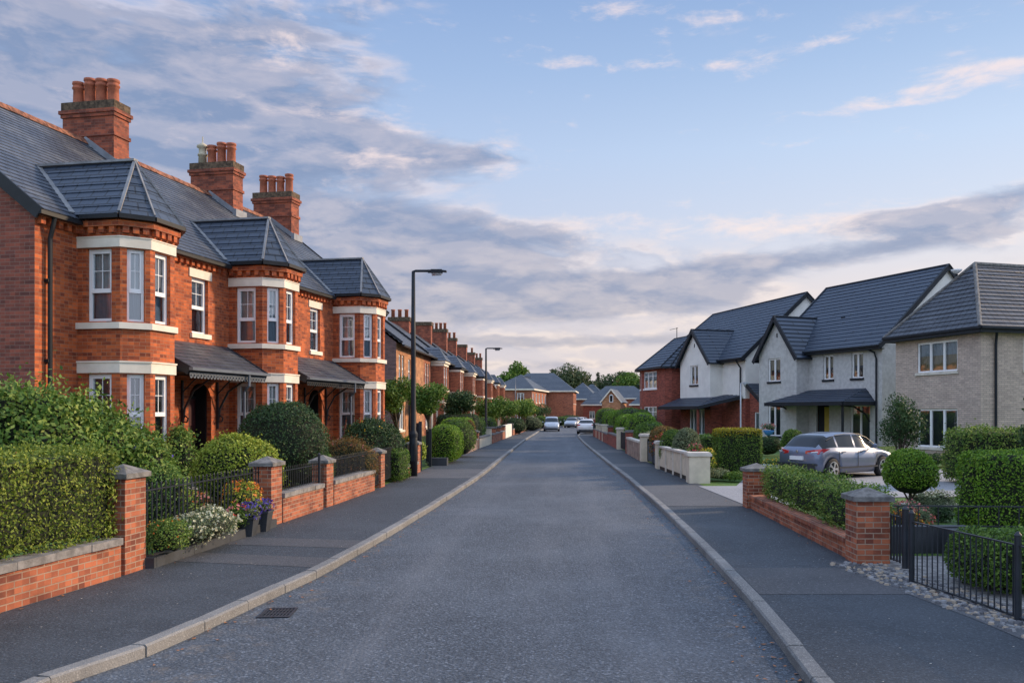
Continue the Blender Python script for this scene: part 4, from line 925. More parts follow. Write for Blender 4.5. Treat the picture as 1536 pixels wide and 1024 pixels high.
window(h, (x0, -.9), (x1, -.9), *bo[0], 'v2', .5, .08, ('warmcurtain', 'dim'), silmat='fascia')
wl = MB(); wl.wall((x0, 0), (x0, -.88), .1, 3.1); wl.wall((x0, -.88), (x1, -.88), .1, 3.1, [(1.5, 4.0, .6, 2.45)], .1); wl.wall((x1, -.88), (x1, 0), .1, 3.1); wl.build('brick_bay', M['brick_mod'], h)
window(h, (x0, -.88), (x1, -.88), 1.5, 4.0, .6, 2.45, 'v4', .5, .07, ('net', 'net'), silmat='upvc')
pr = MB(); pr.stepped((x0-.5, -2.4, 2.6), (x1+1.3, -2.4, 2.6), (x1+.6, -.9, 3.25), (x0, -.9, 3.25), .34, .03); pr.stepped((x1+1.3, -2.4, 2.6), (LA-.3, -.1, 3.3), (x1+.6, -.1, 3.4), (x1+.6, -.9, 3.25), .34, .03); p_ = pr.build('porch_roof', M['tile'], h)
pb = MB(); pb.bar((x0-.55, -2.45, 2.5), (x1+1.3, -2.45, 2.5), .1, .2); pb.bar((x1+1.3, -2.45, 2.5), (LA-.3, -.12, 3.18), .1, .2); pb.box(x0-.4, x1+1.2, -2.4, -.9, 2.42, 2.45); pb.build('fascia', M['fascia'], p_)
pp = MB(); pp.bar((x1+1., -2.3, .1), (x1+1., -2.3, 2.5), .14, .14, (0, 1, 0)); pp.build('porch_post', M['brick_mod'], p_)
# red brick wing with two-storey bay and hipped roof
w0, w1, yw = -.2, x0-1.0, 1.15
xA = w0+4.2
wl = MB(); uo = [(.55, 3.2, 4.05, 5.4), (.55, 3.2, 1.15, 2.65)]
P4 = [(w0, 0), (w0+.2, -yw), (w0+1.7, -yw-.45), (w1-.2, -yw-.45), (w1, -yw), (w1, 0)]
fo = {1: [(.5, 1.15, 4.05, 5.4), (.5, 1.15, 1.15, 2.65)], 2: [(.5, 3.1, 4.05, 5.4), (.5, 3.1, 1.15, 2.65)]}
for k in range(5): wl.wall(P4[k], P4[k+1], .1, ez-.1, fo.get(k, []), .1)
wl.build('brick_wing', M['brick_mod'], h)
for k, lst in fo.items():
    for q in lst: window(h, P4[k], P4[k+1], *q, 'v3t' if k == 2 else 'v2', .5, .04, ('net', 'net'), silmat='upvc')
E4 = [(w0-.3, 2.5), (w0-.1, -yw-.3), (w0+1.6, -yw-.85), (w1-.0, -yw-.85), (w1+.3, -yw-.2), (w1+.3, 1.5)]; zz = ez-.2; ap0 = (w0+2.6, .9, 8.1); ap1 = (w1-1.0, .9, 8.1)
br = MB(); br.stepped((*E4[0], zz), (*E4[1], zz), ap0, (w0+2.6, 3., 8.1), .34, .03); br.stepped((*E4[1], zz), (*E4[2], zz), ap0, ap0, .34, .03); br.stepped((*E4[2], zz), (*E4[3], zz), ap1, ap0, .34, .03); br.stepped((*E4[3], zz), (*E4[4], zz), ap1, ap1, .34, .03); br.stepped((*E4[4], zz), (*E4[5], zz), (w1-1., 3., 8.1), ap1, .34, .03)
r_ = br.build('wing_roof', M['tile'], h); bb = MB()
for a, b in zip(E4[:-1], E4[1:]): bb.bar((*a, zz-.06), (*b, zz-.06), .1, .16)
for a, p in ((E4[1], ap0), (E4[2], ap0), (E4[3], ap1), (E4[4], ap1)): bb.tube([(*a, zz+.04), (p[0], p[1], p[2]+.03)], .05, 6)
bb.tube([ap0, ap1], .07, 6); bb.build('fascia', M['fascia'], r_)
an = MB(); an.tube([(w0+2.8, 1., 8.1), (w0+2.8, 1., 9.0)], .03, 6); an.bar((w0+1.4, 1., 8.95), (w0+3.0, 1., 8.95), .03, .03); an.build('aerial', M['fascia'], h)
for xd in (w1+.15, LA-.5):
    dp = MB(); dp.tube([(xd, -.45, ez-.2), (xd, -.1, ez-.7), (xd, -.1, 3.2 if xd > 10 else .2)], .055, 8); dp.build('downpipe', M['fascia'], h)
# lean-to garage on the right end
wl = MB(); wl.wall((LA, .3), (LA+2.6, .3), .1, 2.5, [(.6, 1.3, .6, 2.2)], .1); wl.wall((LA+2.6, .3), (LA+2.6, 6.), .1, 2.5); wl.poly([(LA, .3, 2.5), (LA+2.6, .3, 2.5), (LA, .3, 4.0)]); wl.build('side_extension', M['brick_mod'], h)
window(h, (LA, .3), (LA+2.6, .3), .6, 1.3, .6, 2.2, 'v1', .5, .07, ('net', 'net'), silmat='upvc')
br = MB(); br.stepped((LA+2.8, 0, 2.45), (LA+2.8, 6.3, 2.45), (LA, 6.3, 4.1), (LA, 0, 4.1), .34, .03); br.build('side_roof', M['tile'], h)
bb = MB(); bb.bar((LA+2.8, .0, 2.38), (LA, .0, 4.02), .08, .24); bb.build('side_fascia', M['fascia'], h)
# --- buff brick house C
dC = Vector((.283, -.959)); RC = Vector((17.5, 35.5)); LC = 5.25; OC = RC-dC*LC
h = thing('brick_house', 'buff brick house with hipped wavy tile roof at the right edge of the picture', 'house', (OC.x, OC.y, 0), math.atan2(dC.y, dC.x), 'modern houses on the right')
ez, rz, dep = 5.72, 8.8, 12.
wl = MB(); ops = [(1.45, 3.95, 3.95, 5.3), (1.45, 3.95, .65, 2.35)]
wl.wall((0, 0), (LC, 0), .1, ez, ops, .1); wl.wall((LC, 0), (LC, dep), .1, ez, [(2.2, 4.2, 3.95, 5.3)], .1); wl.wall((LC, dep), (0, dep), .1, ez); wl.wall((0, dep), (0, 0), .1, ez); wl.build('wall', M['brick_buff'], h)
window(h, (0, 0), (LC, 0), *ops[0], 'v3', .55, .06, ('net', 'warmcurtain'), silmat='trim2'); window(h, (0, 0), (LC, 0), *ops[1], 'v3', .5, .06, ('dim', 'dim'), silmat='trim2')
window(h, (LC, 0), (LC, dep), 2.2, 4.2, 3.95, 5.3, 'v3', .5, .06, ('net', 'dim'), silmat='trim2')
o = .38; z = ez-.05; A, B_, C_, D_ = (-o, -o, z), (LC+o, -o, z), (LC+o, dep+o, z), (-o, dep+o, z); p0 = (LC/2, 2.1, rz); p1 = (LC/2, dep-2.1, rz)
rf = MB(); rf.stepped(A, B_, p0, p0, .26, .03); rf.stepped(B_, C_, p1, p0, .26, .03); rf.stepped(C_, D_, p1, p1, .26, .03); rf.stepped(D_, A, p0, p1, .26, .03); r_ = rf.build('roof', M['tile_wavy'], h)
rg = MB(); rg.tube([p0, p1], .1, 8); [rg.tube([q, p], .09, 8) for q, p in ((A, p0), (B_, p0), (C_, p1), (D_, p1))]; rg.build('ridge_tiles', M['cap'], r_)
bb = MB()
for a, b in ((A, B_), (B_, C_), (C_, D_), (D_, A)): bb.bar((a[0], a[1], z-.12), (b[0], b[1], z-.12), .06, .22); bb.bar((a[0]*1.02, a[1]*1.1, z-.03), (b[0]*1.02, b[1]*1.1, z-.03), .13, .1)
bb.box(-o, LC+o, -o, -.01, z-.22, z-.19); bb.build('fascia', M['fascia'], r_)
dp = MB(); dp.tube([(LC+.35, .5, z-.1), (LC+.1, .7, z-.45), (LC+.08, .7, z-.7), (LC+.08, .7, .2)], .055, 8); dp.build('downpipe', M['fascia'], h)
lt = MB(); lt.lathe([(.02, 0), (.1, .04), (.22, .14), (.24, .2)], (LC/2-.25, 1.35, rz-.45), 10); lt.build('satellite_dish', M['white'], h, True)
# ---------------------------------------------------------------- houses at the end of the street
def hip_house(name, label, X, D, rz_, L, dep, ez, rz, wallm, roofm='tile_far', inset=None, wins=(), z0=.1, group='houses at the end of the street', chim=None):
    h = thing(name, label, 'house', (X, D, 0), rz_, group); ins = dep/2 if inset is None else inset
    wl = MB(); byside = {k: [w_ for w_ in wins if w_[0] == k] for k in range(4)}
    C = [(0, 0), (L, 0), (L, dep), (0, dep), (0, 0)]
    for k in range(4): wl.wall(C[k], C[k+1], z0, ez, [w_[1:5] for w_ in byside[k]], .1)
    wl.build('wall', M[wallm], h)
    for k in range(4):
        for w_ in byside[k]: window(h, C[k], C[k+1], *w_[1:5], w_[5] if len(w_) > 5 else 'v2', .5, .05, ('net', 'dim'), silmat='trim')
    o = .4; z = ez-.05; ym = dep/2; rf = MB(); p0, p1 = (ins, ym, rz), (L-ins, ym, rz)
    A, B_, C_, D_ = (-o, -o, z), (L+o, -o, z), (L+o, dep+o, z), (-o, dep+o, z)
    rf.stepped(A, B_, p1, p0, .5, .03); rf.stepped(B_, C_, p1, p1, .5, .03); rf.stepped(C_, D_, p0, p1, .5, .03); rf.stepped(D_, A, p0, p0, .5, .03); r_ = rf.build('roof', M[roofm], h)
    bb = MB()
    for a, b in ((A, B_), (B_, C_), (C_, D_), (D_, A)): bb.bar((a[0], a[1], z-.1), (b[0], b[1], z-.1), .12, .22)
    bb.build('fascia', M['trim'], r_)
    if chim:
        c = MB(); c.box(chim[0]-.4, chim[0]+.4, ym-.5, ym+.5, rz-1.2, rz+.7); cm = c.build('chimney', M['brick_chim'], h)
    return h
hip_house('brick_house', 'buff brick house next to the nearest one on the right, outside the picture', 15.5, 22, R(-80), 11, 9, 5.7, 8.9, 'brick_buff', group=None, wins=[(0, 1, 2.6, 3.9, 5.2), (0, 7, 9, 3.9, 5.2), (0, 1, 2.6, .9, 2.4), (0, 6.8, 9, .9, 2.4)])  # added out of view to block low sun from the road
hip_house('brick_house', 'second buff brick house on the right, behind the viewer', 14.8, 8, R(-82), 11, 9, 5.7, 8.9, 'brick_buff', group=None, wins=[(0, 1, 2.6, 3.9, 5.2), (0, 7, 9, 3.9, 5.2)])  # another unseen house, added to stop sun streaks on the near pavement
W2 = lambda k, L, n=3: [(k, L*(i+.25)/n, L*(i+.25)/n+1.1, z, z+1.5) for i in range(n) for z in (1.0, 3.7)]
hip_house('brick_house', 'brick house with pale fascia and blue awning, just past the far left row', -9.5, 136, R(-8), 6.2, 16., 5.9, 8.4, 'brick_far', wins=W2(0, 6.2, 2)+W2(1, 16, 5), inset=3.)
hip_house('brick_house', 'red brick house with tall pyramid roof facing the bend, left of the far cars', -8.9, 152, R(-4), 12.4, 12, 6.0, 9.3, 'brick_far', wins=W2(1, 12, 4), inset=3.8)
hip_house('brick_house', 'low brick house with small bay beyond the pyramid-roofed house', 2.0, 172, R(-10), 6.5, 9, 4.9, 8.2, 'brick_far', wins=W2(0, 6.5, 2)[::2]+W2(1, 9, 3)[::2], inset=3.2)
hip_house('brick_house', 'wide brick bungalow with long dark hipped roof behind the yellow gabled house', 8., 182, R(-4), 12, 8, 5.2, 7.8, 'brick_far', inset=3.)
hip_house('brick_house', 'low brick bungalow with white window frames left of the red brick wing', 13.2, 146, R(-8), 8.0, 9, 3.6, 6.9, 'brick_mod', wins=[(0, .5, 1.5, .9, 2.6), (0, 3., 4.4, .9, 2.6), (0, 5.8, 7.4, .9, 2.6)], inset=3.6)
hip_house('brick_house', 'small brick house with red front showing over the hedge, beside the yellow gabled house', 5.6, 163, R(-5), 4.6, 7, 3.7, 6.2, 'brick_mod', wins=[(0, 1.2, 2.2, 1., 2.4)], inset=2.2)
hip_house('brick_house', 'small dark-roofed house just left of the wide bungalow, beyond the bend', 4.4, 196, R(-12), 7.5, 8, 5.0, 8.6, 'brick_far', wins=W2(0, 7.5, 2), inset=3.4)
hip_house('brick_house', 'distant house whose roof tip shows behind the wide bungalow, left of the treetops', 13.5, 205, R(5), 8.5, 8, 5.4, 9.8, 'brick_far', inset=3.8, chim=(2.5, 0))
hip_house('brick_house', 'distant house with slate roof right of the yellow gabled house', 19.5, 176, R(-10), 7., 8, 4.8, 8.0, 'brick_mod', inset=3.0)
h = thing('brick_house', 'small yellow gabled house with arched window facing down the street', 'house', (8.3, 148, 0), R(-12), 'houses at the end of the street')
wl = MB(); wl.wall((0, 0), (3.2, 0), .1, 4.2, [(1.1, 2.0, .8, 2.6)], .1); wl.wall((3.2, 0), (3.2, 8), .1, 4.2); wl.wall((0, 8), (0, 0), .1, 4.2); wl.poly([(0, 0, 4.2), (3.2, 0, 4.2), (1.6, 0, 6.1)]); wl.build('wall', M['sandstone'], h)
window(h, (0, 0), (3.2, 0), 1.1, 2.0, .8, 2.6, 'v2', .5, .05, ('dim', 'dim')); fr = MB(); fr.tube([(1.6, -.03, 4.9), (1.6, .02, 4.9)], .33, 14); fr.box(1.27, 1.93, -.03, .02, 3.9, 4.9); fr.build('arched_window', M['upvc'], h)
gl = MB(); gl.box(1.38, 1.82, -.06, -.035, 4.0, 5.05); gl.build('dark_pane', M['carglass'], h)
rf = MB(); rf.stepped((-.3, 8, 3.85), (-.3, -.3, 3.85), (1.6, -.3, 6.15), (1.6, 8, 6.15), .5, .03); rf.stepped((3.5, -.3, 3.85), (3.5, 8, 3.85), (1.6, 8, 6.15), (1.6, -.3, 6.15), .5, .03); r_ = rf.build('roof', M['tile_far'], h)
bb = MB(); bb.bar((-.3, -.33, 3.8), (1.6, -.33, 6.1), .06, .2); bb.bar((3.5, -.33, 3.8), (1.6, -.33, 6.1), .06, .2); bb.build('bargeboard', M['trim'], r_)
aw = MB(); aw.stepped((0, -1.2, 2.5), (2.6, -1.2, 2.5), (2.6, 0, 2.9), (0, 0, 2.9), .5, .02); aw.box(0, 2.6, -1.22, -1.19, 2.15, 2.5); tag(aw.build('awning', M['blue'], None, False, (-4.1, 133.5, 0), R(84)), 'bright blue awning over a doorway past the far left row', 'awning')
# ---------------------------------------------------------------- street lamps
def lamp(name, label, X, D, z0, hgt, arm, thick, mat, base_h=1.4, group='street lamps'):
    t = thing(name, label, 'street lamp', (X, D, z0), 0, group)
    p = MB(); p.lathe([(thick*1.0, 0), (thick*1.0, base_h), (thick*.62, base_h+.12), (thick*.6, hgt*.6), (thick*.42, hgt)], n=14); pole = p.build('pole', M[mat], t, True)
    if base_h > .5:
        c = MB(); c.lathe([(thick*1.12, base_h-.06), (thick*1.12, base_h+.04), (thick*.7, base_h+.14)], n=14); c.box(-thick*.5, thick*.5, -thick*1.05, -thick*.9, .5, base_h-.3); c.build('collar', M[mat], t)
    a = MB(); a.tube([(0, 0, hgt-.12), (0, 0, hgt), (.08, 0, hgt+.02), (arm*.6, 0, hgt+.02)], thick*.32, 8); a.build('arm', M[mat], t, True)
    hd = MB()
    for x0, x1, w_, za, zb in ((arm*.5, arm*.62, .09, -.035, .05), (arm*.62, arm, .13, -.05, .06)): hd.box(x0, x1, -w_, w_, hgt+za, hgt+zb)
    hd.bar((arm*.9, 0, hgt+.03), (arm+.14, 0, hgt-.0), .2, .05); head = hd.build('lamp_head', M[mat], t)
    ln = MB(); ln.tube([(arm*.64, 0, hgt-.07), (arm*.97, 0, hgt-.06)], .07, 8); ln.build('lens', M['lamppale'], head, True); return t
lamp('street_lamp', 'tall black street lamp on the left pavement, nearest and largest, with a thick base', WX(620, 28.5), 28.5, .1, 6.72, .95, .135, 'fascia', 1.35)
lamp('street_lamp', 'second black street lamp further along the left pavement by the hedges', WX(729, 58), 58, .1, 6.35, .95, .13, 'fascia', 1.1)
lamp('street_lamp', 'small far street lamp showing over the roofs beside the distant tree', WX(773, 108), 108, .1, 6.5, 1.9, .12, 'lampgrey', .8)
lamp('garden_lamp_post', 'slim pale grey lamp post in front of the white gabled house', WX(1111, 42), 42, .15, 3.45, .25, .06, 'lamppale', .2, None)
# ---------------------------------------------------------------- garden walls, pillars, railings
def pillar(X, D, w_, dpt, hgt, mat, label, z0=.08, rz=0., cap='pyramid', group='brick gate pillars', capm='cap', name='gate_pillar'):
    t = thing(name, label, 'gate pillar', (X, D, z0), rz, group); b = MB(); b.box(-w_/2, w_/2, -dpt/2, dpt/2, -.05, hgt-.16); b.build('shaft', M[mat], t)
    c = MB(); k = .05; a, e = w_/2+k, dpt/2+k; zc = hgt-.16; c.box(-a, a, -e, e, zc, zc+.065)
    if cap == 'pyramid':
        q = [(-a, -e, zc+.065), (a, -e, zc+.065), (a, e, zc+.065), (-a, e, zc+.065)]
        for i in range(4): c.poly([q[i], q[(i+1) % 4], (0, 0, hgt+.02)])
    else: c.box(-a+.03, a-.03, -e+.03, e-.03, zc+.066, zc+.11)
    c.build('cap', M[capm], t); return t
def lowwall(label, side, d0, d1, hgt, mat, thick=.23, cop='coping', coph=.09, name='garden_wall', group=None, z0=.02, lump=False):
    f = wL if side < 0 else wR; p0, p1 = Vector((f(d0)+side*thick/2, d0)), Vector((f(d1)+side*thick/2, d1)); L = (p1-p0).length; rz = math.atan2((p1-p0).y, (p1-p0).x)
    t = thing(name, label, 'wall', (p0.x, p0.y, z0), rz, group); b = MB(); b.box(0, L, -thick/2, thick/2, 0, hgt-z0-coph); b.build('brickwork', M[mat], t)
    if cop:
        c = MB(); n = max(1, round(L/.62)); rr = random.Random(int(d0*10))
        for i in range(n):
            j = rr.uniform(-.005, .005); c.box(L*i/n+.004, L*(i+1)/n-.004, -thick/2-.03+j, thick/2+.03+j, hgt-z0-coph, hgt-z0+j*.6)
        c.build('coping', M[cop], t)
    return t
def railing(label, pts, z0, z1, sp=.12, r=.008, rail=(.03, .012), top_over=.09, posts=(), name='railing', group=None, low=.06, zoff=None, cat='railing', postr=.03, posth=.12):
    o = pts[0]; t = thing(name, label, cat, (o[0], o[1], 0), 0, group); Q = [Vector((p[0]-o[0], p[1]-o[1])) for p in pts]; bars, rails = MB(), MB()
    for a, b in zip(Q[:-1], Q[1:]):
        L = (b-a).length; n = max(1, round(L/sp)); rails.bar((a.x, a.y, z1), (b.x, b.y, z1), rail[0], rail[1]); rails.bar((a.x, a.y, z0+low), (b.x, b.y, z0+low), rail[0], rail[1])
        for i in range(n+1):
            p = a.lerp(b, min(.999, max(.001, i/n))); bars.tube([(p.x, p.y, z0+low-.02), (p.x, p.y, z1+top_over-.03), (p.x, p.y, z1+top_over)] if top_over > 0 else [(p.x, p.y, z0+low), (p.x, p.y, z1)], [r, r, r*.3] if top_over > 0 else r, 5)
    bars.build('bars', M['iron'], t); rails.build('rail', M['iron'], t)
    for p in posts:
        q = MB(); q.lathe([(postr, -.02), (postr, z1+posth), (postr*1.15, z1+posth+.005), (postr*.4, z1+posth+.04)], (p[0]-o[0], p[1]-o[1], z0 if zoff is None else zoff), 10); q.build('post', M['iron'], t)
    return t
lowwall('low red brick wall with grey coping stones under the near left hedge', -1, 4.5, 11.1, .60, 'brick_wall', .24)
railing('thin iron railing standing on the wall inside the near left hedge', [(wL(d)-.22, d) for d in (5, 8, 11.1)], .58, .74, .20, .010, group='black iron railings', top_over=0)
PL = [(11.45, .34, .50, 1.42, 'near left brick pillar at the end of the hedge wall'), (16.25, .36, .52, 1.28, 'left brick pillar beside the potted purple flowers'), (19.4, .34, .5, 1.15, 'left brick pillar between the two railed walls'), (24.4, .36, .5, 1.12, 'left brick pillar just before the tall lamp post'), (30.3, .36, .5, 1.15, 'left brick pillar behind the tall lamp post, carrying the open gate'),
      (44.0, .34, .45, 1.0, 'short left brick pillar right of the round green hedge'), (50.2, .4, .5, 1.1, 'left brick pillar before the second lamp, a grey gap beside it')]
for d, a, b, hh, lb in PL: pillar(wL(d)-a/2-.02, d, a, b, hh, 'brick_wall', lb, rz=-math.atan((wL(d+1)-wL(d))))
# railing without wall behind the flower bed
railing('black iron railing behind the white flowers, between the first two left pillars', [(wL(11.7)-.28, 11.7), (wL(16)-.26, 16.)], .12, 1.10, .125, .012, (.035, .016), top_over=.11, group='black iron railings')
lowwall('brick wall with grey coping beneath the dark dome bush, left side', -1, 16.52, 18.85, .66, 'brick_wall', .24)
railing('black railing on the wall beneath the dark dome bush', [(wL(16.5)-.13, 16.5), (wL(18.8)-.13, 18.8)], .64, 1.06, .105, .008, top_over=.08, group='black iron railings')
railing('small black gate in the gap left of the middle brick pillar', [(wL(18.85)-.1, 18.85), (wL(19.15)-.1, 19.15)], .16, 1.0, .09, .010, posts=[(wL(18.87)-.1, 18.87)], name='garden_gate', cat='gate', top_over=.05)
lowwall('brick wall with grey coping in front of the grasses, left side', -1, 19.65, 23.3, .66, 'brick_wall', .24)
railing('black railing on the wall in front of the grasses', [(wL(19.65)-.13, 19.65), (wL(23.3)-.13, 23.3)], .64, 1.10, .11, .009, top_over=.08, group='black iron railings')
railing('narrow black gate beside the fourth left brick pillar', [(wL(23.35)-.1, 23.35), (wL(24.15)-.1, 24.15)], .16, 1.08, .10, .011, name='garden_gate', cat='gate', top_over=.05)
lowwall('short dark brick wall behind the lamp base', -1, 26.9, 30.0, .5, 'brick_wall', .22)
railing('black railing just before the tall lamp post', [(wL(24.7)-.1, 24.7), (wL(27)-.13, 27), (wL(30)-.13, 30.)], .2, 1.15, .12, .01, top_over=.0, group='black iron railings')
# open gates by the lamp: solid dark leaf swung out
for k, (d, x1, hh, lb) in enumerate(((31.0, -.1, 1.75, 'tall dark double gate leaf swung open by the lamp, the nearer one'), (33.2, .0, 1.45, 'dark iron gate leaf next to the round green hedge'))):
    X = wL(d)-.1; t = thing('driveway_gate', lb, 'gate', (X, d, .12), 0)
    f = MB(); f.bar((0, 0, 0), (0, 0, hh), .10, .10, (0, 1, 0)); f.bar((-.35, 1.5, .05), (-.35, 1.5, hh*.95), .07, .07, (0, 1, 0)); f.bar((0, 0, hh-.06), (-.35, 1.5, hh-.12), .05, .08); f.bar((0, 0, .1), (-.35, 1.5, .1), .05, .08); f.build('gate_frame', M['iron'], t)
    b = MB()
    for i in range(1, 8): b.bar((-.35*i/8, 1.5*i/8, .1), (-.35*i/8, 1.5*i/8, hh-.1), .10 if k == 0 else .03, .03, (0, 1, 0))
    b.build('gate_bars', M['fascia'], t)
t = thing('wheelie_bin', 'dark wheelie bin standing behind the wall left of the tall lamp post', 'bin', (wL(31)-1.1, 31.3, .15), R(20)); b = MB(); q0 = [(-.25, -.3, .06), (.25, -.3, .06), (.25, .3, .06), (-.25, .3, .06)]; q1 = [(-.3, -.37, 1.0), (.3, -.37, 1.0), (.3, .37, 1.0), (-.3, .37, 1.0)]
b.poly(q0[::-1]); [b.poly([q0[i], q0[(i+1) % 4], q1[(i+1) % 4], q1[i]]) for i in range(4)]; b.box(-.33, .33, -.40, -.36, .93, 1.0); b.build('bin_body', M['plastic'], t)
b = MB(); b.bar((0, -.42, 1.03), (0, .40, 1.10), .66, .05); b.build('lid', M['plastic'], t); b = MB(); b.tube([(-.3, .33, .1), (.3, .33, .1)], .1, 10); b.build('wheel', M['rubber'], t)
# walls further along the left pavement
lowwall('low grey-brown wall between the round hedge and the small street trees', -1, 44.4, 49.8, .7, 'pinkstone', .25, 'coping')
lowwall('low green-topped stone wall in front of the second lamp', -1, 50.6, 56.5, .75, 'cream', .25, 'coping')
i = 0
FARP = [(57.5, 'cream', 1.2, 'cream rendered pillar just behind the second lamp post'), (60.6, 'brick_wall', 1.15, 'brick pillar, first right of the second lamp post'), (64.8, 'brick_wall', 1.12, 'brick pillar, second right of the second lamp post'), (69.5, 'brick_wall', 1.12, 'brick pillar touching the left end of the white wall')]
for d, m_, hh, lb in FARP: pillar(wL(d)-.25, d, .45, .7, hh, m_, lb, group='far left pillars', cap='flat')
lowwall('low brick wall running up to the white wall, left side', -1, 58., 69.3, .75, 'brick_wall', .22)
lowwall('white painted garden wall, left side near the van', -1, 70., 77.5, 1.25, 'render', .25, None, name='garden_wall')
mats_ = ['planter', 'brick_wall', 'planter', 'brick_wall', 'brick_wall', 'coping', 'brick_wall', 'brick_wall', 'trim2', 'brick_wall', 'brick_wall', 'brick_wall']
names_ = ['dark grey', 'brown brick', 'charcoal', 'tan brick', 'orange brick', 'weathered grey', 'squat brick', 'worn brick', 'pale stone', 'slim brick', 'rust brick', 'last brick']
for k in range(12):
    d = 79+k*3.0; pillar(wL(d)-.25, d, .5, .8, 1.15, mats_[k], ('%s pillar, %s right of the white wall on the left side' % (names_[k], ['first', 'second', 'third', 'fourth', 'fifth', 'sixth', 'seventh', 'eighth', 'ninth', 'tenth', 'eleventh', 'twelfth'][k])), group='far left pillars', cap='flat')
lowwall('low brick wall joining the far left pillars', -1, 78.5, 113, .7, 'brick_wall', .22)
# flower bed at the near left: dark sleeper edge
t = MB()
bedd = [11.75, 12.8, 14., 15.2, 15.95]
for a, b in zip(bedd[:-1], bedd[1:]): t.obox((wL(a)+.05, a), (wL(b)+.05, b-.01), .10, .08, .24)
t.obox((wL(11.7)-.25, 11.72), (wL(11.7)+.1, 11.72), .10, .08, .24); tag(t.build('bed_edging', M['planter']), 'dark slate-coloured edging round the white flower bed by the left pavement', 'edging')
t = MB(); t.poly([(wL(a)+.02, a, .2) for a in bedd]+[(wL(15.9)-.25, 15.9, .2), (wL(11.8)-.25, 11.8, .2)]); structure(t.build('soil_bed', M['soil']))
# ---- right side
pillar(4.42, 12.2, .46, .46, 1.05, 'brick_wall', 'large brick pillar with weathered pyramid cap at the right gateway, nearest on the right')
pillar(4.50, 19.2, .52, .42, .98, 'brick_wall', 'right brick pillar beside the pale driveway crossing')
lowwall('low curved-topped brick wall under the clipped right hedge', 1, 12.45, 18.95, .40, 'brick_wall', .23, 'brick_wall', .07)
CR = [(25.9, .62, .62, .98, 'cream', 'big cream pillar with slab cap at the near end of the cream panels'), (32.4, .5, .7, 1.1, 'cream', 'cream pillar at the far end of the cream panels, beside the blue gate'), (37.2, .52, .6, 1.25, 'cream', 'cream pillar with domed cap on the far side of the blue gate'), (44.2, .5, .6, 1.25, 'brick_mod', 'dark brick pillar between the pink wall and the dark gate'), (49.4, .55, .6, 1.3, 'cream', 'cream pillar before the dark brick wall, right side'), (57, .45, .6, 1.3, 'brick_mod', 'dark brick pillar under the rounded hedges, right side'),
      (63., .5, .6, 1.3, 'cream', 'cream pillar among the far right hedges, nearer of the pale three'), (67., .5, .6, 1.25, 'cream', 'cream pillar among the far right hedges, middle of the pale three'), (71.5, .5, .6, 1.25, 'cream', 'cream pillar among the far right hedges, farthest of the pale three'), (76.5, .45, .6, 1.25, 'planter', 'dark pillar beside the parked white car')]
for d, a, b, hh, m_, lb in CR: pillar(wR(d)+a/2, d, a, b, hh, m_, lb, group='right side pillars', cap='flat', capm='trim2' if m_ == 'cream' else 'cap')
# cream panelled wall
d0, d1 = 26.25, 32.0; p0, p1 = Vector((wR(d0)+.22, d0)), Vector((wR(d1)+.14, d1)); L = (p1-p0).length
t = thing('panel_wall', 'cream panelled garden wall between two cream pillars, right side', 'wall', (p0.x, p0.y, .1), math.atan2((p1-p0).y, (p1-p0).x)); b = MB(); b.box(0, L, -.06, .06, .12, .80); b.build('panel', M['cream'], t)
b = MB()
for i in range(5): b.box(L*i/4-.04 if i else 0, L*i/4+.04 if i < 4 else L, .062, .11, .0, .80); 
b.box(0, L, -.09, .12, .802, .87); b.build('battens', M['trim2'], t); b = MB(); b.box(0, L, -.05, .05, -.05, .115); b.build('plinth', M['soil'], t)
b = MB(); tt = thing('garden_gate', 'low solid blue gate between two cream pillars, right side', 'gate', (wR(34.8)+.25, 32.8, .12), R(90)); b.box(0, 4.0, -.03, .03, .05, .85); b.build('gate_panel', M['bluegate'], tt); b = MB(); [b.box(x-.04, x+.04, -.05, .05, 0, .95) for x in (.05, 1.95, 2.05, 3.95)]; b.build('gate_frame', M['fascia'], tt)
lowwall('pinkish block wall with rounded coping, right side', 1, 37.6, 43.8, .95, 'pinkstone', .2, 'trim2')
lowwall('dark brick wall under the rounded hedges, right side', 1, 49.8, 56.6, .9, 'brick_mod', .2, 'coping')
lowwall('dark wall between the far cream pillars, right side', 1, 57.4, 76., .8, 'brick_mod', .2, 'coping')
railing('dark gate between the brick pillar and the cream pillar, right side', [(wR(44.6)+.2, 44.6), (wR(49)+.2, 49.)], .12, 1.1, .14, .02, name='garden_gate', cat='gate', top_over=0)
# near right fence and gateway
railing('black iron fence along the right pavement, nearest the viewer', [(4.40, 10.62), (4.53, 9.8), (4.66, 8.9), (4.72, 8.3), (4.80, 6.6), (4.85, 5.)], .12, .86, .105, .0085, (.028, .014), 0, posts=[(4.40, 10.64), (4.675, 8.72), (4.85, 4.9)], group='black iron railings', low=.02, zoff=.1, postr=.034, posth=.0)
railing('small open gate leaf against the large right brick pillar', [(4.67, 12.2), (4.70, 11.75)], .12, .78, .1, .014, name='garden_gate', cat='gate', top_over=.03, posts=[(4.72, 11.62)], zoff=.1, postr=.045, posth=.02)
railing('low black railing at the back of the near right garden', [(4.95, 13.2), (7.6, 13.0)], .42, .78, .3, .01, (.02, .02), 0, group='black iron railings')
t = MB(); t.box(4.9, 6.2, 12.9, 13.1, .1, .50); tag(t.build('planter_wall', M['planter']), 'dark slate-grey low wall behind the open right gate', 'wall')
t = thing('garden_steps', 'dark slate steps behind the black fence on the right', 'steps', (5.75, 11.9, .1), 0); 
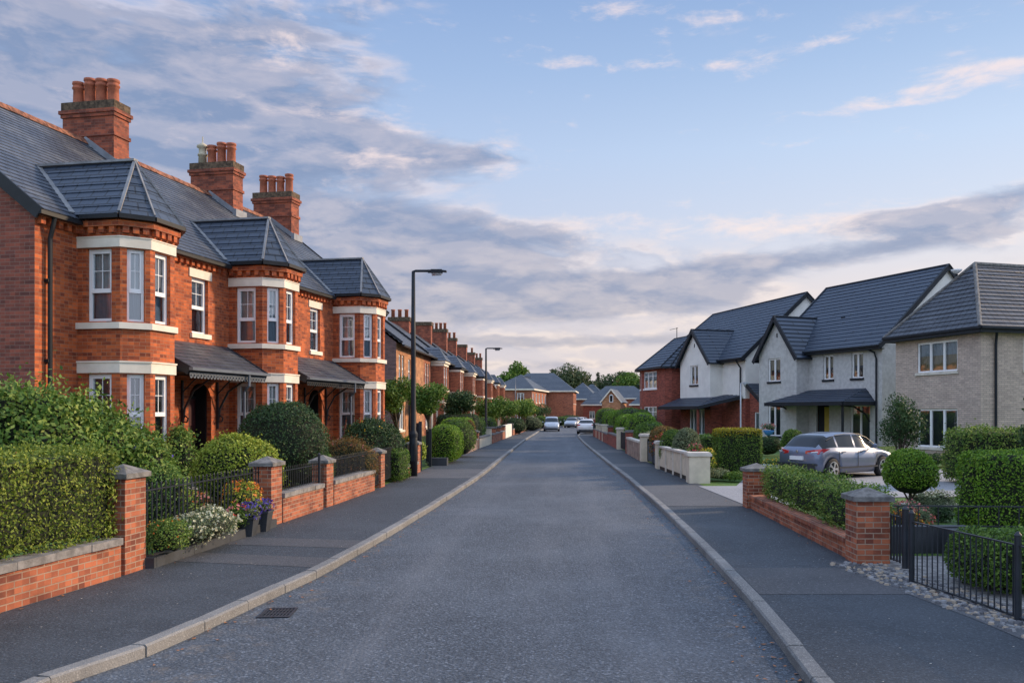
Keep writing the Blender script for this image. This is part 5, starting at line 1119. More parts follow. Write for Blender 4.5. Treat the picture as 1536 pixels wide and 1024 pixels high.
for i in range(3): b = MB(); b.box(0, 1.6, .3*i, .3*(i+1)+.02*(i < 2)-.001*i, 0, .13*(i+1)); b.build('tread', M['planter'], t)
# cobbles between pavement and fence
g = np.random.default_rng(9); mb = MB(); m2 = MB()
for i in range(1250):
    d = 5.5+g.random()*6.6; x = wR(d)-.36+g.random()*.74; s_ = g.uniform(.016, .045); z = .10+s_*.15; a0 = g.random()*6.3; nn = 6
    top = [(x+math.cos(a0+2*math.pi*k/nn)*s_*g.uniform(.55, .8), d+math.sin(a0+2*math.pi*k/nn)*s_*g.uniform(.6, .9)*1.2, z+s_*.5+g.uniform(-.004, .004)) for k in range(nn)]; bot = [(x+(p[0]-x)*1.45, d+(p[1]-d)*1.45, .095) for p in top]
    mb.cur = int(g.integers(0, 3)); mb.poly(top); [mb.poly([bot[k], bot[(k+1) % nn], top[(k+1) % nn], top[k]]) for k in range(nn)]
M['cob1'] = plain('grey_cobble', (.22, .22, .23), .9, var=.3, scale=9); M['cob2'] = plain('tan_cobble', (.33, .27, .21), .9, var=.3, scale=9); M['cob3'] = plain('dark_cobble', (.10, .10, .11), .9, var=.3, scale=9)
tag(mb.build('cobbles', [M['cob1'], M['cob2'], M['cob3']]), 'broken grey stones strewn along the foot of the near right fence', 'stones', None, 'stuff')
mb = MB(); dd = np.linspace(5, 12.1, 14)
for a, b in zip(dd[:-1], dd[1:]): mb.poly([(wR(a)-.38, a, .105), (wR(a)+.40, a, .105), (wR(b)+.40, b, .105), (wR(b)-.38, b, .105)])
structure(mb.build('gravel_strip', M['apron']))
# ---------------------------------------------------------------- vehicles; local x forward, y left, wheels on z = 0
def car(name, label, cat, X, D, z, heading, prof, W_, wb, wr_, paint, glass_x, rear=True, detail=True, group=None):
    """prof: stations (x, z_bottom, z_shoulder, z_roof, half width low, half width roof); glass_x: (rear glass x0,x1, windscreen x0,x1)"""
    t = thing(name, label, cat, (X, D, z), heading, group); xs = np.linspace(prof[0][0], prof[-1][0], 57); P = np.array(prof)
    f = lambda x, k: float(np.interp(x, P[:, 0], P[:, k]))
    sm = lambda x, k: (f(x-.05, k)+2*f(x, k)+f(x+.05, k))/4
    rows = []
    for x in xs:
        zb, zs, zr, w0, w1 = (sm(x, k) for k in range(1, 6)); cab = zr-zs > .06
        zb_ = zb
        for wx in (-wb/2, wb/2):       # arches cut into the lower edge
            r = wr_+.055
            if abs(x-wx) < r: zb_ = max(zb_, wr_+math.sqrt(r*r-(x-wx)**2)*.98)
        zt = max(zr, zs+.004)
        rows.append([(x, 0, zb), (x, w0*.80, zb), (x, w0*.955, min(zb_, zs-.12)), (x, w0*.99, min(max(zb_+.02, zb+.18), zs-.09)), (x, w0, zb_+(zs-zb_)*.55 if zb_ < zs-.2 else zs-.08), (x, w0*.975, zs-.03), (x, w0*.93, zs), (x, w0*.915, zs+(zt-zs)*.10), (x, w1+(w0*.915-w1)*.18, zs+(zt-zs)*.84), (x, w1*.86, zs+(zt-zs)*.965), (x, w1*.45, zt-.004), (x, 0, zt)])
    body, gl = MB(), MB(); n = len(rows[0]); r0, r1, s0, s1 = glass_x
    def put(side):
        for i in range(len(rows)-1):
            xm = (xs[i]+xs[i+1])/2
            for k in range(n-1):
                q = [rows[i][k], rows[i+1][k], rows[i+1][k+1], rows[i][k+1]]
                cab = (rows[i][11][2]-rows[i][6][2]+rows[i+1][11][2]-rows[i+1][6][2])/2
                glass = False
                if k == 7 and cab > .10 and r0+.12 < xm < s1-.10: glass = not any(abs(xm-pp) < .035 for pp in pillars)
                if k >= 9 and (r0 < xm < r1 or s0 < xm < s1): glass = True
                if k == 8 and (r0+.03 < xm < r1-.03 or s0+.03 < xm < s1-.03): glass = True
                m_ = gl if glass else body
                q = [(a, b*side, c) for a, b, c in q]; m_.poly(q if side > 0 else q[::-1])
    pillars = (-wb*.08, wb*.28) if len(prof) and not rear else (-wb*.05, -wb*.40)
    put(1); put(-1)
    for e, s_ in ((0, 1), (len(rows)-1, -1)):
        r_ = rows[e]; pts = [p for p in r_]+[(p[0], -p[1], p[2]) for p in r_[::-1]][1:-1]; body.poly(pts if s_ > 0 else pts[::-1])
    def weld(o):
        import bmesh
        bm = bmesh.new(); bm.from_mesh(o.data); bmesh.ops.remove_doubles(bm, verts=bm.verts, dist=.0008); bmesh.ops.recalc_face_normals(bm, faces=bm.faces); bm.to_mesh(o.data); bm.free()
        o.data.polygons.foreach_set('use_smooth', [True]*len(o.data.polygons)); return o
    bo = weld(body.build('body', M[paint], t)); g_ = weld(gl.build('windows', M['carglass'], t))
    un = MB(); un.box(xs[0]+.25, xs[-1]-.25, -W_*.80, W_*.80, .17, .45)
    for wx in (-wb/2, wb/2): un.box(wx-wr_-.05, wx+wr_+.05, -W_*.9, W_*.9, .40, wr_*2+.02)
    un.build('underbody', M['rubber'], t)
    wl = MB(); wl.tube([(0, -.10, 0), (0, -.09, 0), (0, .09, 0), (0, .10, 0)], [wr_*.93, wr_, wr_, wr_*.93], 24); tyre = wl.mesh('tyre', [M['rubber']], True)
    rm = MB(); rm.tube([(0, -.108, 0), (0, -.100, 0)], [wr_*.66, wr_*.68], 24)
    rim = MB(); 
    for s_ in (-1, 1):
        for k in range(5):
            a = 2*math.pi*k/5
            for da in (-.12, .12): rim.bar((math.cos(a)*.05, s_*.115, math.sin(a)*.05), (math.cos(a+da)*wr_*.66, s_*.108, math.sin(a+da)*wr_*.66), .035, .02, (0, 1, 0))
        rim.tube([(0, s_*.10, 0), (0, s_*.125, 0)], .055, 12)
        c = 24
        for k in range(c):
            a, b = 2*math.pi*k/c, 2*math.pi*(k+1)/c; rim.poly([(math.cos(a)*wr_*.64, s_*.110, math.sin(a)*wr_*.64), (math.cos(b)*wr_*.64, s_*.110, math.sin(b)*wr_*.64), (math.cos(b)*wr_*.72, s_*.108, math.sin(b)*wr_*.72), (math.cos(a)*wr_*.72, s_*.108, math.sin(a)*wr_*.72)])
    rimm = rim.mesh('rim', [M['alloy']])
    for wx in (-wb/2, wb/2):
        for s_ in (-1, 1):
            w_ = thing('wheel', None, None, (wx, s_*(W_-.10), wr_)); w_.parent = t; link('tyre', tyre, w_); link('rim', rimm, w_)
    mr = MB(); mx = s1-.45
    for s_ in (-1, 1):
        m_ = MB(); zz = f(mx, 2)+.06; m_.tube([(mx+.02, s_*(W_*.93), zz), (mx, s_*(W_+.05), zz+.03)], .02, 6); m_.lathe([(.02, -.07), (.075, -.05), (.08, .04), (.02, .08)], (mx, s_*(W_+.11), zz+.05), 10); m_.build('door_mirror', M[paint], t)
    return t, f
HB = [(-2.02, .42, .78, .80, .70, .50), (-1.97, .30, .86, .93, .80, .56), (-1.85, .26, .90, 1.02, .86, .60), (-1.45, .24, .94, 1.34, .89, .60), (-1.15, .22, .945, 1.405, .90, .61), (-.5, .20, .93, 1.455, .90, .63), (.15, .20, .91, 1.44, .90, .62), (.55, .20, .90, 1.34, .90, .60), (1.15, .22, .875, .99, .885, .64), (1.35, .22, .86, .925, .88, .66), (1.85, .24, .76, .82, .84, .62), (2.05, .28, .66, .72, .76, .52), (2.14, .40, .58, .60, .62, .40)]
wbx = 2.62; th = math.atan2(.56, .83)
# rear right wheel at photo (1240,719)
RRW = Vector(GP(1240, 719.5, .12)); fw = Vector((math.cos(th), math.sin(th))); lf = Vector((-fw.y, fw.x)); ctr = RRW+fw*(wbx/2+.12)+lf*.74
t, f = car('parked_car', 'silver-blue hatchback parked in the right driveway, its red tail lights towards the street', 'car', ctr.x, ctr.y, .125, th, HB, .90, wbx, .325, 'carsilver', (-1.88, -1.32, .40, 1.15)); t.scale = (.95, .95, 1.0)
for s_ in (-1, 1):
    m_ = MB(); x0 = -2.025
    pts = [(x0+.02, s_*.34, .80), (x0+.02, s_*.36, .885), (x0+.08, s_*.66, .925), (x0+.25, s_*.845, .955), (x0+.56, s_*.902, .955), (x0+.30, s_*.892, .86), (x0+.10, s_*.79, .79), (x0+.03, s_*.55, .775)]
    pts = [(p[0]-.028, p[1]*1.012, p[2]) for p in pts]
    m_.poly(pts if s_ > 0 else pts[::-1]); inn = [(p[0]+.10, p[1]*.94, p[2]) for p in pts]
    for i in range(len(pts)): j = (i+1) % len(pts); m_.poly([pts[i], pts[j], inn[j], inn[i]])
    tl = m_.build('tail_light', M['redlens'], t); c = MB(); c.poly([(x0-.012, s_*.60, .835), (x0+.06, s_*.80, .845), (x0+.06, s_*.80, .885), (x0-.012, s_*.60, .865)]); c.build('reversing_lens', M['clearlens'], tl)
m_ = MB(); m_.box(-2.065, -2.0, -.27, .27, .60, .72); m_.build('number_plate', M['plate'], t)
m_ = MB(); m_.box(-2.04, -1.92, -.72, .72, .26, .44); m_.box(-2.055, -1.94, -.78, .78, .44, .50); m_.build('bumper', M['plastic'], t)
m_ = MB(); m_.lathe([(.0, 0), (.045, .005), (.045, .015), (.0, .02)], (0, 0, 0), 12); e = m_.build('badge', M['alloy'], t, False, (-2.015, 0, .86)); e.rotation_euler = (0, R(-90), 0)
for s_ in (-1, 1):
    for x in (-.82, .12): m_ = MB(); m_.bar((x-.10, s_*.918, .84), (x+.10, s_*.915, .845), .03, .028); m_.build('door_handle', M['carsilver'], t)
    m_ = MB(); 
    for x in (-1.02, -.05, .95): m_.bar((x, s_*.906, .34), (x-.0, s_*.905, .86), .008, .012, (1, 0, 0))
    m_.bar((-1.05, s_*.908, .36), (1.0, s_*.908, .36), .012, .05); m_.build('door_seam', M['plastic'], t)
    m_ = MB(); m_.tube([(-1.45, s_*.70, 1.20), (-1.0, s_*.70, 1.36), (-.4, s_*.70, 1.405), (.2, s_*.695, 1.385), (.6, s_*.72, 1.27), (1.1, s_*.80, .97)], .012, 6); m_.build('window_trim', M['plastic'], t)
MPV = [(-2.1, .35, .9, .95, .80, .6), (-2.0, .25, 1.0, 1.3, .86, .68), (-1.7, .22, 1.02, 1.66, .88, .70), (-.5, .2, 1.0, 1.72, .89, .71), (.4, .2, .98, 1.68, .89, .69), (.8, .2, .97, 1.5, .89, .66), (1.45, .22, .95, 1.06, .88, .70), (1.9, .24, .84, .90, .85, .62), (2.12, .3, .68, .72, .78, .5), (2.2, .42, .58, .6, .6, .4)]
def front_bits(t, xf, zl, zp, paint):
    for s_ in (-1, 1):
        m_ = MB(); pts = [(xf-.02, s_*.36, zl-.03), (xf-.20, s_*.80, zl), (xf-.42, s_*.865, zl+.11), (xf-.25, s_*.70, zl+.12), (xf-.07, s_*.42, zl+.06)]; m_.poly(pts if s_ < 0 else pts[::-1]); i2 = [(p[0]-.12, p[1]*.95, p[2]) for p in pts]
        for i in range(5): m_.poly([pts[i], pts[(i+1) % 5], i2[(i+1) % 5], i2[i]])
        m_.build('headlight', M['clearlens'], t)
    m_ = MB(); m_.box(xf-.1, xf+.03, -.42, .42, zp+.14, zp+.26); m_.box(xf-.15, xf+.035, -.62, .62, zp-.16, zp-.02); m_.build('grille', M['plastic'], t); m_ = MB(); m_.box(xf-.05, xf+.045, -.26, .26, zp, zp+.11); m_.build('number_plate', M['plate'], t)
D = 101.; t, f = car('people_carrier', 'silver people carrier driving towards the viewer at the far end of the road', 'car', WX(827.5, D), D, 0., R(-90), MPV, .92, 2.7, .34, 'carwhite', (-1.98, -1.72, .70, 1.45), rear=False); front_bits(t, 2.12, .78, .42, 'carwhite')
def rear_bits(t, xr, zl):
    for s_ in (-1, 1): m_ = MB(); m_.box(xr-.03, xr+.25, s_*.55, s_*.86, zl, zl+.12); m_.build('tail_light', M['redlens'], t)
    m_ = MB(); m_.box(xr-.05, xr+.05, -.27, .27, zl-.28, zl-.16); m_.build('number_plate', M['plate'], t); m_ = MB(); m_.box(xr-.03, xr+.1, -.75, .75, zl-.55, zl-.38); m_.build('bumper', M['plastic'], t)
SD = [(-2.2, .40, .82, .84, .74, .5), (-2.14, .28, .95, 1.0, .84, .6), (-1.6, .24, .98, 1.07, .88, .62), (-1.05, .22, .97, 1.40, .89, .60), (-.3, .2, .95, 1.48, .89, .62), (.3, .2, .93, 1.44, .89, .6), (1.1, .22, .9, 1.0, .88, .64), (1.9, .24, .78, .84, .84, .6), (2.15, .4, .6, .62, .64, .4)]
D = 84.5; t, f = car('parked_car', 'white saloon parked half on the right pavement by the hedges, seen from behind', 'car', WX(881, D), D+1.8, .06, R(90-4), SD, .91, 2.65, .33, 'carpink', (-1.62, -1.08, .35, 1.1)); rear_bits(t, -2.17, .84)
D = 124.; t, f = car('parked_car', 'pale car standing beyond the people carrier at the bend', 'car', WX(858, D), D, .0, R(-100), SD, .90, 2.65, .33, 'carwhite', (-1.62, -1.08, .35, 1.1), rear=False); front_bits(t, 2.08, .70, .42, '')
D = 128.; t, f = car('parked_car', 'second pale car at the bend, half hidden by the white saloon', 'car', WX(869, D), D, .0, R(-140), SD, .90, 2.65, .33, 'carpink', (-1.62, -1.08, .35, 1.1), rear=False); front_bits(t, 2.08, .70, .42, '')
# ---------------------------------------------------------------- planting, left side
def at(px, D, z=None): X = WX(px, D); return (X, D, ground_z(X, D) if z is None else z)
def shrub(name, label, px, D, top, hx, hy, leaf, n, size, cat='shrub', z0=None, **kw):
    X = WX(px, D); g0 = ground_z(X, D)-.05 if z0 is None else z0; hz = (ZP(top, D)-g0)/2; return bush(name, label, cat, (X, D, g0+hz), (hx, hy, hz), leaf=leaf, n=n, size=size, **kw)
a, b = Vector((wL(5.2)-.70, 5.2)), Vector((wL(11.2)-.70, 11.2)); c = (a+b)/2
hm = bush('hedge', 'clipped yellow-green privet hedge above the near left brick wall', 'hedge', (c.x, c.y, 1.14), (.60, (b-a).length/2+.12, .60), 'box', 'privet', 52000, .042, rz=-math.atan((b-a).x/(b-a).y), r=.16, rough=.08, freq=7, shag=.06)
shrub('garden_shrub', 'large leafy shrub with a few red flowers behind the privet hedge, at the left edge', 25, 14.2, 585, 1.35, 1.1, 'shrub', 14000, .085, rough=.24, freq=3.6, shag=.2, flowers=[('pink', 14, .05, .4)])
shrub('garden_shrub', 'leafy green shrub in front of the nearest bay window', 118, 15.2, 606, 1.0, .9, 'shrub', 11000, .085, rough=.24, freq=3.8, shag=.2, flowers=[('rose', 8, .04, .5)])
shrub('garden_shrub', 'lower leafy shrub with purple flecks right of the nearest bay window', 200, 15.6, 645, .72, .7, 'shrub', 6000, .07, rough=.14, freq=4, shag=.12, flowers=[('purple', 6, .05, .5)])
shrub('potted_shrub', 'loose potted shrub beside the dark front door of the nearest house', 268, 19.2, 640, .42, .42, 'shrub', 3500, .06, rough=.12, freq=6, shag=.12, flowers=[('orange', 8, .03, .6)])
shrub('lime_bush', 'rounded lime-green bush behind the iron railing, left garden', 358, 17.6, 652, .92, .75, 'lime', 11000, .055, rough=.07, freq=5, shag=.05)
shrub('dome_bush', 'big dark green clipped dome bush in the left garden', 424, 20.9, 600, 1.12, 1.0, 'dark', 13000, .055, rough=.09, freq=4.5, shag=.04)
shrub('garden_shrub', 'small loose shrub under the purple flecked one, behind the first railing', 250, 13.6, 700, .5, .45, 'shrub', 3500, .05, rough=.12, freq=6, shag=.1)
shrub('garden_shrub', 'dark low shrub beneath the lime-green bush', 470, 22., 668, .6, .5, 'mid', 3000, .06, rough=.1)
shrub('grass_clump', 'tufted grasses with reddish tips behind the railed wall, left side', 520, 23.2, 656, .85, .6, 'autumn', 6000, .09, cat='grass clump', aspect=.14, rough=.08, shag=.1, flowers=[('rose', 22, .04, .6)])
shrub('garden_shrub', 'dark shrub with yellow tips in front of the third bay window', 556, 26.5, 628, .95, .8, 'dark', 7000, .07, rough=.14, shag=.1, flowers=[('yellow', 12, .04, .7)])
shrub('garden_shrub', 'dark green shrub left of the tall lamp post', 583, 28.5, 640, .6, .7, 'dark', 4500, .07, rough=.12)
shrub('garden_shrub', 'small bright shrub squeezed between the brick pillar and the lamp post', 600, 26.7, 672, .26, .8, 'mid', 5000, .05, kind='box', r=.25, rough=.08)
shrub('round_hedge', 'bright green rounded hedge leaning over the left pavement past the dark gates', 668, 36.4, 637, .70, 1.3, 'bright', 15000, .06, cat='hedge', kind='box', r=.6, rough=.07, freq=3)
tb = MB(); tb.box(-.38, .38, -.25, .25, 0, .30); tag(tb.build('trough', M['planter'], None, False, at(657, 34.3, .1)), 'dark trough at the foot of the rounded bright green hedge', 'planter')
shrub('round_bush', 'rounded green bush behind the bright hedge, left side', 688, 41, 628, .85, 1.2, 'mid', 6000, .07, rough=.07)
shrub('ball_bush', 'brown-leaved ball bush by the left garden wall', 704, 47, 629, .42, .5, 'autumn', 2500, .06, rough=.04)
for k, (px, D_, tp, hx, hy, lf_, lb) in enumerate(((728, 50, 626, .9, 1.6, 'bright', 'long low bright hedge left of the second lamp post'), (745, 56, 627, .9, 2.2, 'mid', 'low green hedge right of the second lamp post'), (755, 64, 625, 1., 2.5, 'mid', 'green hedge in front of the white garden wall'), (716, 53, 620, 1.3, 1.4, 'dark', 'dark bush behind the brown ball bush'))):
    px = min(px, VX+(wL(D_)-.30-hx)*F/D_); shrub('garden_hedge', lb, px, D_, tp, hx, hy, lf_, 4500, .08, cat='hedge', kind='box', r=.5, rough=.06, group='garden hedges of the far left row')
tree('small_tree', 'round dark green garden tree beside the third bay window, left side', at(596, 38), 3.45, 1.15, 'mid', 8500, .10, 1.3, .08, 12, group='small garden trees of the left side')
tree('small_tree', 'round green garden tree just right of the tall lamp post', at(643, 44), 3.6, 1.25, 'mid', 7500, .11, 1.6, .08, 11, group='small garden trees of the left side')
tree('small_tree', 'dense round tree in front of the second bay of the far row', at(687, 53), 3.1, 1.3, 'dark', 6000, .12, 1.5, .08, 10, group='small garden trees of the left side')
for px, D_, hh, cr, lf_, lb in ((738, 66, 3.3, 1.6, 'mid', 'garden tree right behind the second lamp post'), (758, 74, 3.2, 1.5, 'mid', 'garden tree over the white wall, left side'), (779, 84, 3.4, 1.6, 'mid', 'garden tree right of the white wall'), (787, 96, 3.6, 1.5, 'lime', 'yellowish garden tree near the people carrier'), (806, 112, 3.9, 1.9, 'dark', 'dark garden tree behind the far left pillars'), (792, 104, 3.1, 1.5, 'mid', 'low garden tree in the far left gardens')):
    tree('small_tree', lb, (WX(px, D_), D_, ground_z(WX(px, D_), D_)), hh, cr, lf_, 3600, .16, 1.3, .08, 8, group='small garden trees of the left side')
for k, (px, D_, tp, hx, lf_, lb) in enumerate(((618, 33, 655, .5, 'lime', 'yellow-green bush behind the black gate'), (770, 82, 626, 1.2, 'dark', 'dark bush behind the charcoal pillars, left side'), (795, 98, 624, 1.4, 'grey', 'pale flowering bush behind the far left pillars'), (812, 108, 623, 1.0, 'mid', 'green bush left of the people carrier'), (842, 134, 624, 1.8, 'mid', 'bush at the bend right of the people carrier'), (855, 138, 622, 2.0, 'dark', 'dark bush at the bend behind the pale car'))):
    shrub('garden_shrub', lb, px, D_, tp, hx, hx, lf_, 2500, .12, rough=.12, group='far garden shrubs')
# flower bed in front of the first railing
def flowers(name, label, px, D, top, hx, hy, leaf, fl, n=1800, size=.035, z0=.18, **kw): return shrub(name, label, px, D, top, hx, hy, leaf, n, size, cat='flowering plant', z0=z0, flowers=fl, rough=.08, freq=9, shag=.06, group=None, **kw)
flowers('flowering_plant', 'leafy plant with small orange blooms at the foot of the near left pillar', 250, 12.05, 775, .30, .32, 'shrub', [('orange', 26, .022, .3)], 3200)
flowers('flowering_plant', 'low spreading plant with masses of small white flowers, left flower bed', 308, 13.3, 766, .36, .85, 'grey', [('white', 330, .034, .15)], 3600)
flowers('flowering_plant', 'pink and coral flowers growing against the first railing', 283, 14.9, 738, .45, .3, 'autumn', [('rose', 70, .045, .3), ('orange', 40, .04, .4)], 1500)
flowers('flowering_plant', 'tall yellow-green plant with orange flower heads by the second pillar', 364, 15.3, 722, .34, .45, 'lime', [('orange', 80, .04, .6), ('yellow', 50, .04, .3)], 3000)
flowers('flowering_plant', 'small plant with two round pink and red blooms among the white flowers', 357, 14.6, 757, .16, .14, 'shrub', [('rose', 12, .05, .6), ('pink', 6, .05, .6)], 1600)
for k, (px, D_, s_, lb) in enumerate(((359, 14.75, .9, 'smaller dark pot of purple flowers, nearer of the two by the second pillar'), (381, 15.35, 1., 'larger dark pot of purple flowers touching the second pillar'))):
    X = wL(D_)+.06; t = thing('flower_pot', lb, 'flower pot', (X, D_, .1), 0, 'dark pots of purple flowers'); b = MB(); q0 = [(-.11, -.11, 0), (.11, -.11, 0), (.11, .11, 0), (-.11, .11, 0)]; hh = .36*s_; q1 = [(x*1.45, y*1.45, hh) for x, y, z in q0]; b.poly(q0[::-1]); [b.poly([q0[i], q0[(i+1) % 4], q1[(i+1) % 4], q1[i]]) for i in range(4)]; b.poly([(x*.92, y*.92, hh-.03) for x, y, z in q1]); b.box(-.168, .168, -.168, -.15, hh-.03, hh+.004); b.box(-.168, .168, .15, .168, hh-.03, hh+.004); b.box(-.168, -.15, -.149, .149, hh-.03, hh+.004); b.box(.15, .168, -.149, .149, hh-.03, hh+.004); b.build('pot', M['planter'], t)
    link('flowers', bush_mesh('flowers', (.17, .17, .11), 'ball', 'grey', 900, .035, rough=.03, flowers=[('purple', 110, .032, .25)]), t, (0, 0, hh+.07))
t = thing('stone_pot', 'pale stone pot with white flowers under the nearest ground floor bay window', 'flower pot', (WX(243, 17.), 17., ground_z(WX(243, 17.), 17.)-.02)); b = MB(); b.lathe([(.12, 0), (.16, .3), (.21, .36), (.21, .42), (.0, .42)], n=12); b.build('pot', M['trim2'], t, True); link('flowers', bush_mesh('flowers', (.22, .22, .18), 'ball', 'shrub', 900, .05, rough=.05, flowers=[('white', 40, .035, .4)]), t, (0, 0, .56))
# ---------------------------------------------------------------- planting, right side
a, b = Vector((wR(12.9)+.50, 12.9)), Vector((wR(18.7)+.50, 18.7)); c = (a+b)/2
bush('hedge', 'loose green hedge on the low brick wall between the two right brick pillars', 'hedge', (c.x, c.y, .70), (.36, (b-a).length/2, .36), 'box', 'shrub', 17000, .045, rz=-math.atan((b-a).x/(b-a).y), r=.2, rough=.09, freq=4.5, shag=.07)
shrub('garden_shrub', 'pale green bush behind the large right brick pillar', 1288, 14.8, 728, .55, .45, 'grey', 4500, .05, rough=.1, shag=.08, z0=.1)
t = thing('topiary_tree', 'small ball-shaped topiary tree on a short trunk, right garden', 'topiary tree', (WX(1365, 17.6), 17.6, .1)); link('crown', bush_mesh('crown', (.55, .55, .50), 'ball', 'bright', 9000, .045, rough=.03, freq=6), t, (0, 0, .86)); b = MB(); b.tube([(0, 0, -.05), (.02, 0, .25), (0, .01, .55)], [.045, .035, .03], 8); b.tube([(.01, 0, .25), (-.15, 0, .52)], .018, 6); b.tube([(.01, 0, .28), (.16, .03, .55)], .018, 6); b.build('trunk', M['bark'], t, True)
bush('hedge', 'large clipped box hedge at the right edge behind the black fence', 'hedge', (9.25, 15.35, .78), (2.02, .48, .74), 'box', 'bright', 26000, .048, r=.3, rough=.05, freq=3.2, shag=.025)
shrub('hedge', 'rounded dark green bush directly behind the near right fence', 1512, 10.3, 790, .58, .70, 'mid', 11000, .042, kind='box', r=.4, rough=.05, z0=.08, cat='bush')
shrub('hedge', 'loose green hedge in front of the buff brick house', 1500, 25, 642, 1.45, .7, 'shrub', 12000, .07, kind='box', r=.35, rough=.1, shag=.08, cat='hedge')
tree('garden_tree', 'loose dark-leaved young tree in front of the patio door of the buff house', at(1350, 32.5), 2.85, 1.0, 'dark', 6500, .085, .3, .05, 16, squash=1.3)
tree('garden_tree', 'thin branch-spreading young tree at the right edge before the buff house', at(1549, 22), 2.9, .55, 'dark', 2200, .075, .6, .04, 10, squash=1.3)
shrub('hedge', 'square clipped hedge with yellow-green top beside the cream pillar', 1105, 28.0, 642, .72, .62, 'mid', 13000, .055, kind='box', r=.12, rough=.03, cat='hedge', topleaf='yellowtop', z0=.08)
shrub('hedge', 'dark hedge behind the square yellow-topped hedge', 1072, 31, 650, .55, .6, 'mid', 5000, .06, kind='box', r=.2, rough=.05, cat='hedge')
for px, D_, tp, hx, lf_, lb in ((1075, 26.4, 702, .45, 'grey', 'low grey-green groundcover beside the cream pillar'), (1100, 26.1, 705, .35, 'mid', 'low green groundcover beneath the square hedge')): shrub('garden_shrub', lb, px, D_, tp, hx, .35, lf_, 2600, .05, rough=.1, z0=.08)
shrub('garden_shrub', 'rounded grey-green bush behind the cream panels, the nearer one', 1030, 29.6, 641, .55, .6, 'grey', 6500, .055, rough=.07, z0=.1)
shrub('garden_shrub', 'rounded yellow-tinged bush behind the cream panels, the farther one', 1009, 31.8, 643, .50, .6, 'mid', 5500, .055, rough=.07, z0=.1, flowers=[('yellow', 10, .05, .5)])
flowers('flowering_plant', 'coral and red flowers above the cream panelled wall', 1043, 27.4, 668, .30, .30, 'shrub', [('pink', 60, .04, .45), ('rose', 50, .04, .45)], 1500, .045, .3)
flowers('flowering_plant', 'yellow flowers right of the coral ones by the cream pillar', 1060, 26.9, 673, .28, .3, 'lime', [('yellow', 60, .045, .35)], 1500, .045, .3)
flowers('flowering_plant', 'red and orange flowers left of the round cream-wall bushes', 993, 34, 652, .35, .4, 'autumn', [('pink', 40, .06, .4), ('orange', 40, .05, .4)], 1500, .06, .3)
flowers('flowering_plant', 'pink and peach flowers beneath the topiary tree', 1362, 15.4, 757, .45, .35, 'grey', [('rose', 120, .035, .3), ('pink', 60, .03, .35)], 2400, .04, .1)
flowers('flowering_plant', 'orange flowers behind the low black railing, right garden', 1352, 13.9, 768, .35, .22, 'autumn', [('orange', 90, .03, .35), ('yellow', 40, .03, .4)], 1500, .035, .1)
flowers('flowering_plant', 'white flowers behind the topiary tree', 1395, 18.9, 738, .5, .3, 'grey', [('white', 60, .04, .3)], 2200, .05, .1)
flowers('flowering_plant', 'yellow flower border behind the silver car', 1165, 33.5, 688, 1.3, .3, 'shrub', [('yellow', 90, .06, .35)], 2200, .06, .1)
shrub('garden_shrub', 'spiky silver plants beside the topiary tree trunk', 1415, 17.6, 752, .45, .3, 'grey', 2600, .06, aspect=.16, rough=.1, shag=.1)
shrub('garden_shrub', 'deep purple-brown low plant left of the big box hedge', 1412, 16.6, 760, .16, .2, 'dark', 900, .05, rough=.1)
shrub('garden_shrub', 'green bush below the left window of the grey rendered house', 1190, 40, 645, .62, .6, 'mid', 5000, .07, rough=.08)
shrub('garden_shrub', 'dark low hedge along the foot of the grey rendered house', 1155, 41, 652, .6, .6, 'dark', 3000, .07, rough=.1)
shrub('garden_shrub', 'dark shrubs under the patio door of the buff brick house', 1405, 31, 678, .9, .5, 'dark', 3000, .07, rough=.15)
t = thing('hanging_basket', 'blue hanging basket with small flowers on the corner of the grey rendered house', 'hanging basket', (WX(1153, 44), 44, 1.25)); b = MB(); b.lathe([(.05, -.25), (.2, -.15), (.28, 0), (.28, .03), (.0, .03)], n=12); b.build('basket', M['blue'], t, True); link('flowers', bush_mesh('flowers', (.34, .34, .2), 'ball', 'grey', 500, .07, flowers=[('rose', 40, .06, .3)]), t, (0, 0, .18)); b = MB(); b.tube([(0, 0, -.25), (0, 0, -1.1)], .03, 6); b.build('stand', M['iron'], t)
# rounded hedges along the far right wall
RH = [(35.5, 982, 640, .6, 1.1, 'autumn', 'reddish-green bush left of the round cream-wall bushes'), (38.5, 966, 648, .5, 1.2, 'grey', 'dark rounded bush over the pink block wall'), (41.5, 970, 632, .7, 1.5, 'mid', 'tall green bush behind the pink block wall'), (46.5, 951, 619, .75, 1.9, 'bright', 'big rounded clipped hedge, nearest of the far right hedges'), (52.5, 932, 622, .62, 1.9, 'bright', 'rounded clipped hedge between the cream pillar and the dark brick pillar'),
      (56, 943, 612, .9, 2.2, 'mid', 'tall clipped hedge standing above the rounded ones'), (58.5, 920, 615, .65, 2.4, 'bright', 'clipped hedge bulging over the dark wall, right side'), (65, 908, 616, .7, 2.6, 'bright', 'clipped hedge over the far cream pillars'), (71.5, 899, 627, .6, 2.2, 'dark', 'low dark hedge just right of the parked white car'), (76, 905, 612, .9, 3., 'mid', 'tall hedge behind the parked white car'), (66, 946, 614, 1.6, 2.5, 'mid', 'broad green hedge left of the red brick wing'), (53, 974, 630, .8, 1.6, 'dark', 'dark bush at the corner of the red brick wing')]
for D_, px, tp, hx, hy, lf_, lb in RH: px = max(px, VX+(max(wR(D_-hy*.8), wR(D_))+.22+hx)*F/D_); shrub('clipped_hedge', lb, px, D_, tp, hx, hy, lf_, 7000, .085, cat='hedge', kind='box', r=min(hx, 1.)*.85, rough=.07, freq=1.8, group='clipped hedges of the right side', z0=.1)
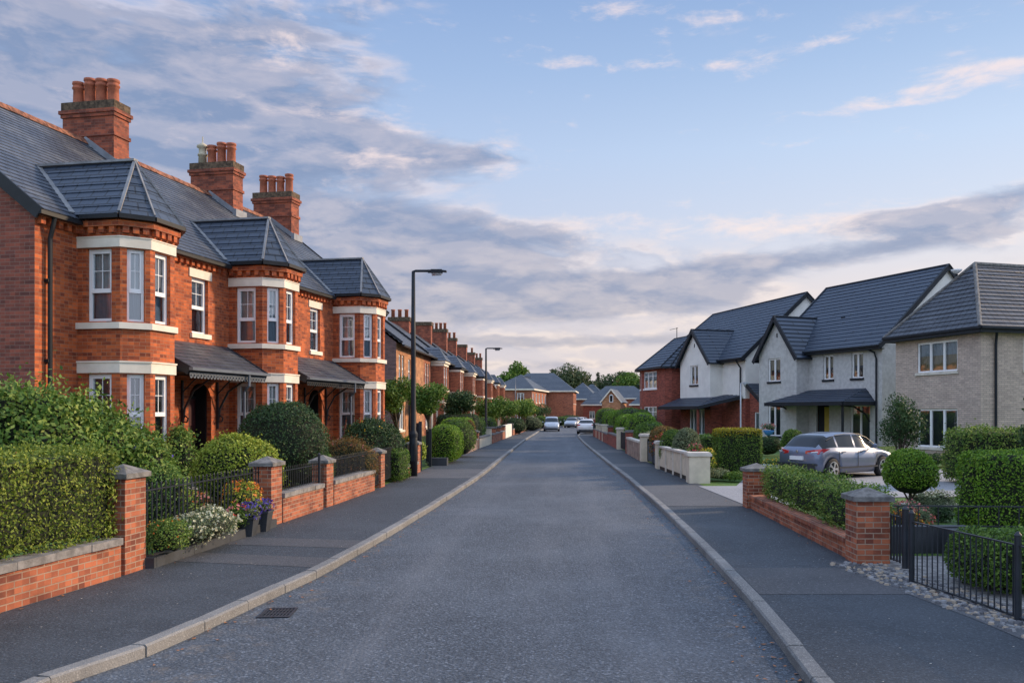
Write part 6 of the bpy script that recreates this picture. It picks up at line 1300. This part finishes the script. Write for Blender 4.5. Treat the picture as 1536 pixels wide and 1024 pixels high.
# ---------------------------------------------------------------- trees beyond the houses
def bigtree(px, D, top, cr, leaf, label, n=9000, size=.5, conic=False, blobs=16): tree('tall_tree', label, (WX(px, D), D, .6), ZP(top, D)-.6, cr, leaf, n, size, 3., .35, blobs, group='trees beyond the houses', conic=conic)
bigtree(768, 190, 535, 4.6, 'mid', 'round green tree behind the last chimneys of the far left row')
bigtree(785, 205, 562, 3.5, 'far', 'low tree right of the round tree behind the chimneys', 5000)
bigtree(853, 215, 545, 7.0, 'far', 'broad tree left of centre behind the pyramid-roofed house', 12000)
bigtree(830, 225, 552, 4.0, 'fir', 'narrow pointed tree at the left side of the broad central tree', 6000, conic=True)
bigtree(880, 225, 566, 4.5, 'far', 'lower tree at the right side of the broad central tree', 6000)
bigtree(897, 230, 556, 2.2, 'fir', 'thin pointed tree between the two broad central trees', 2600, conic=True)
bigtree(924, 215, 553, 6.5, 'far', 'wide rounded tree behind the yellow gabled house', 12000)
bigtree(952, 205, 558, 5.5, 'mid', 'rounded tree just left of the red brick wing', 9000)
bigtree(972, 195, 566, 3.6, 'fir', 'dark tree touching the red brick wing', 5000)
bigtree(812, 240, 566, 4.0, 'fir', 'distant dark tree over the hipped roofs', 4000)
tr = MB(); rr = random.Random(4)
P, V = [], []
g = np.random.default_rng(77)
for i in range(46):
    d = 250+g.random()*60; x = WX(600+g.random()*620, d); c = np.array([x, d, 3.]); m = 420; q = g.normal(size=(m, 3)); q /= np.linalg.norm(q, axis=1, keepdims=True); rad = g.uniform(4, 7); V.append((leaf_quads(c+q*rad*g.random((m, 1))**.4*np.array([1, 1, .85]), q, .9, g, .7), 0))
for i in range(60):
    sx = -1 if i % 2 else 1; d = 5+g.random()*230; x = sx*(75+g.random()*50) if sx < 0 else 70+g.random()*50; c = np.array([x, d, 3.5]); m = 420; q = g.normal(size=(m, 3)); q /= np.linalg.norm(q, axis=1, keepdims=True); rad = g.uniform(4, 7.5); V.append((leaf_quads(c+q*rad*g.random((m, 1))**.4*np.array([1, 1.3, .8]), q, 1., g, .7), 0))
tag(link('woodland', quad_mesh('woodland', V, [G['far']])), 'distant woodland closing the view behind the houses', 'woodland', None, 'stuff')
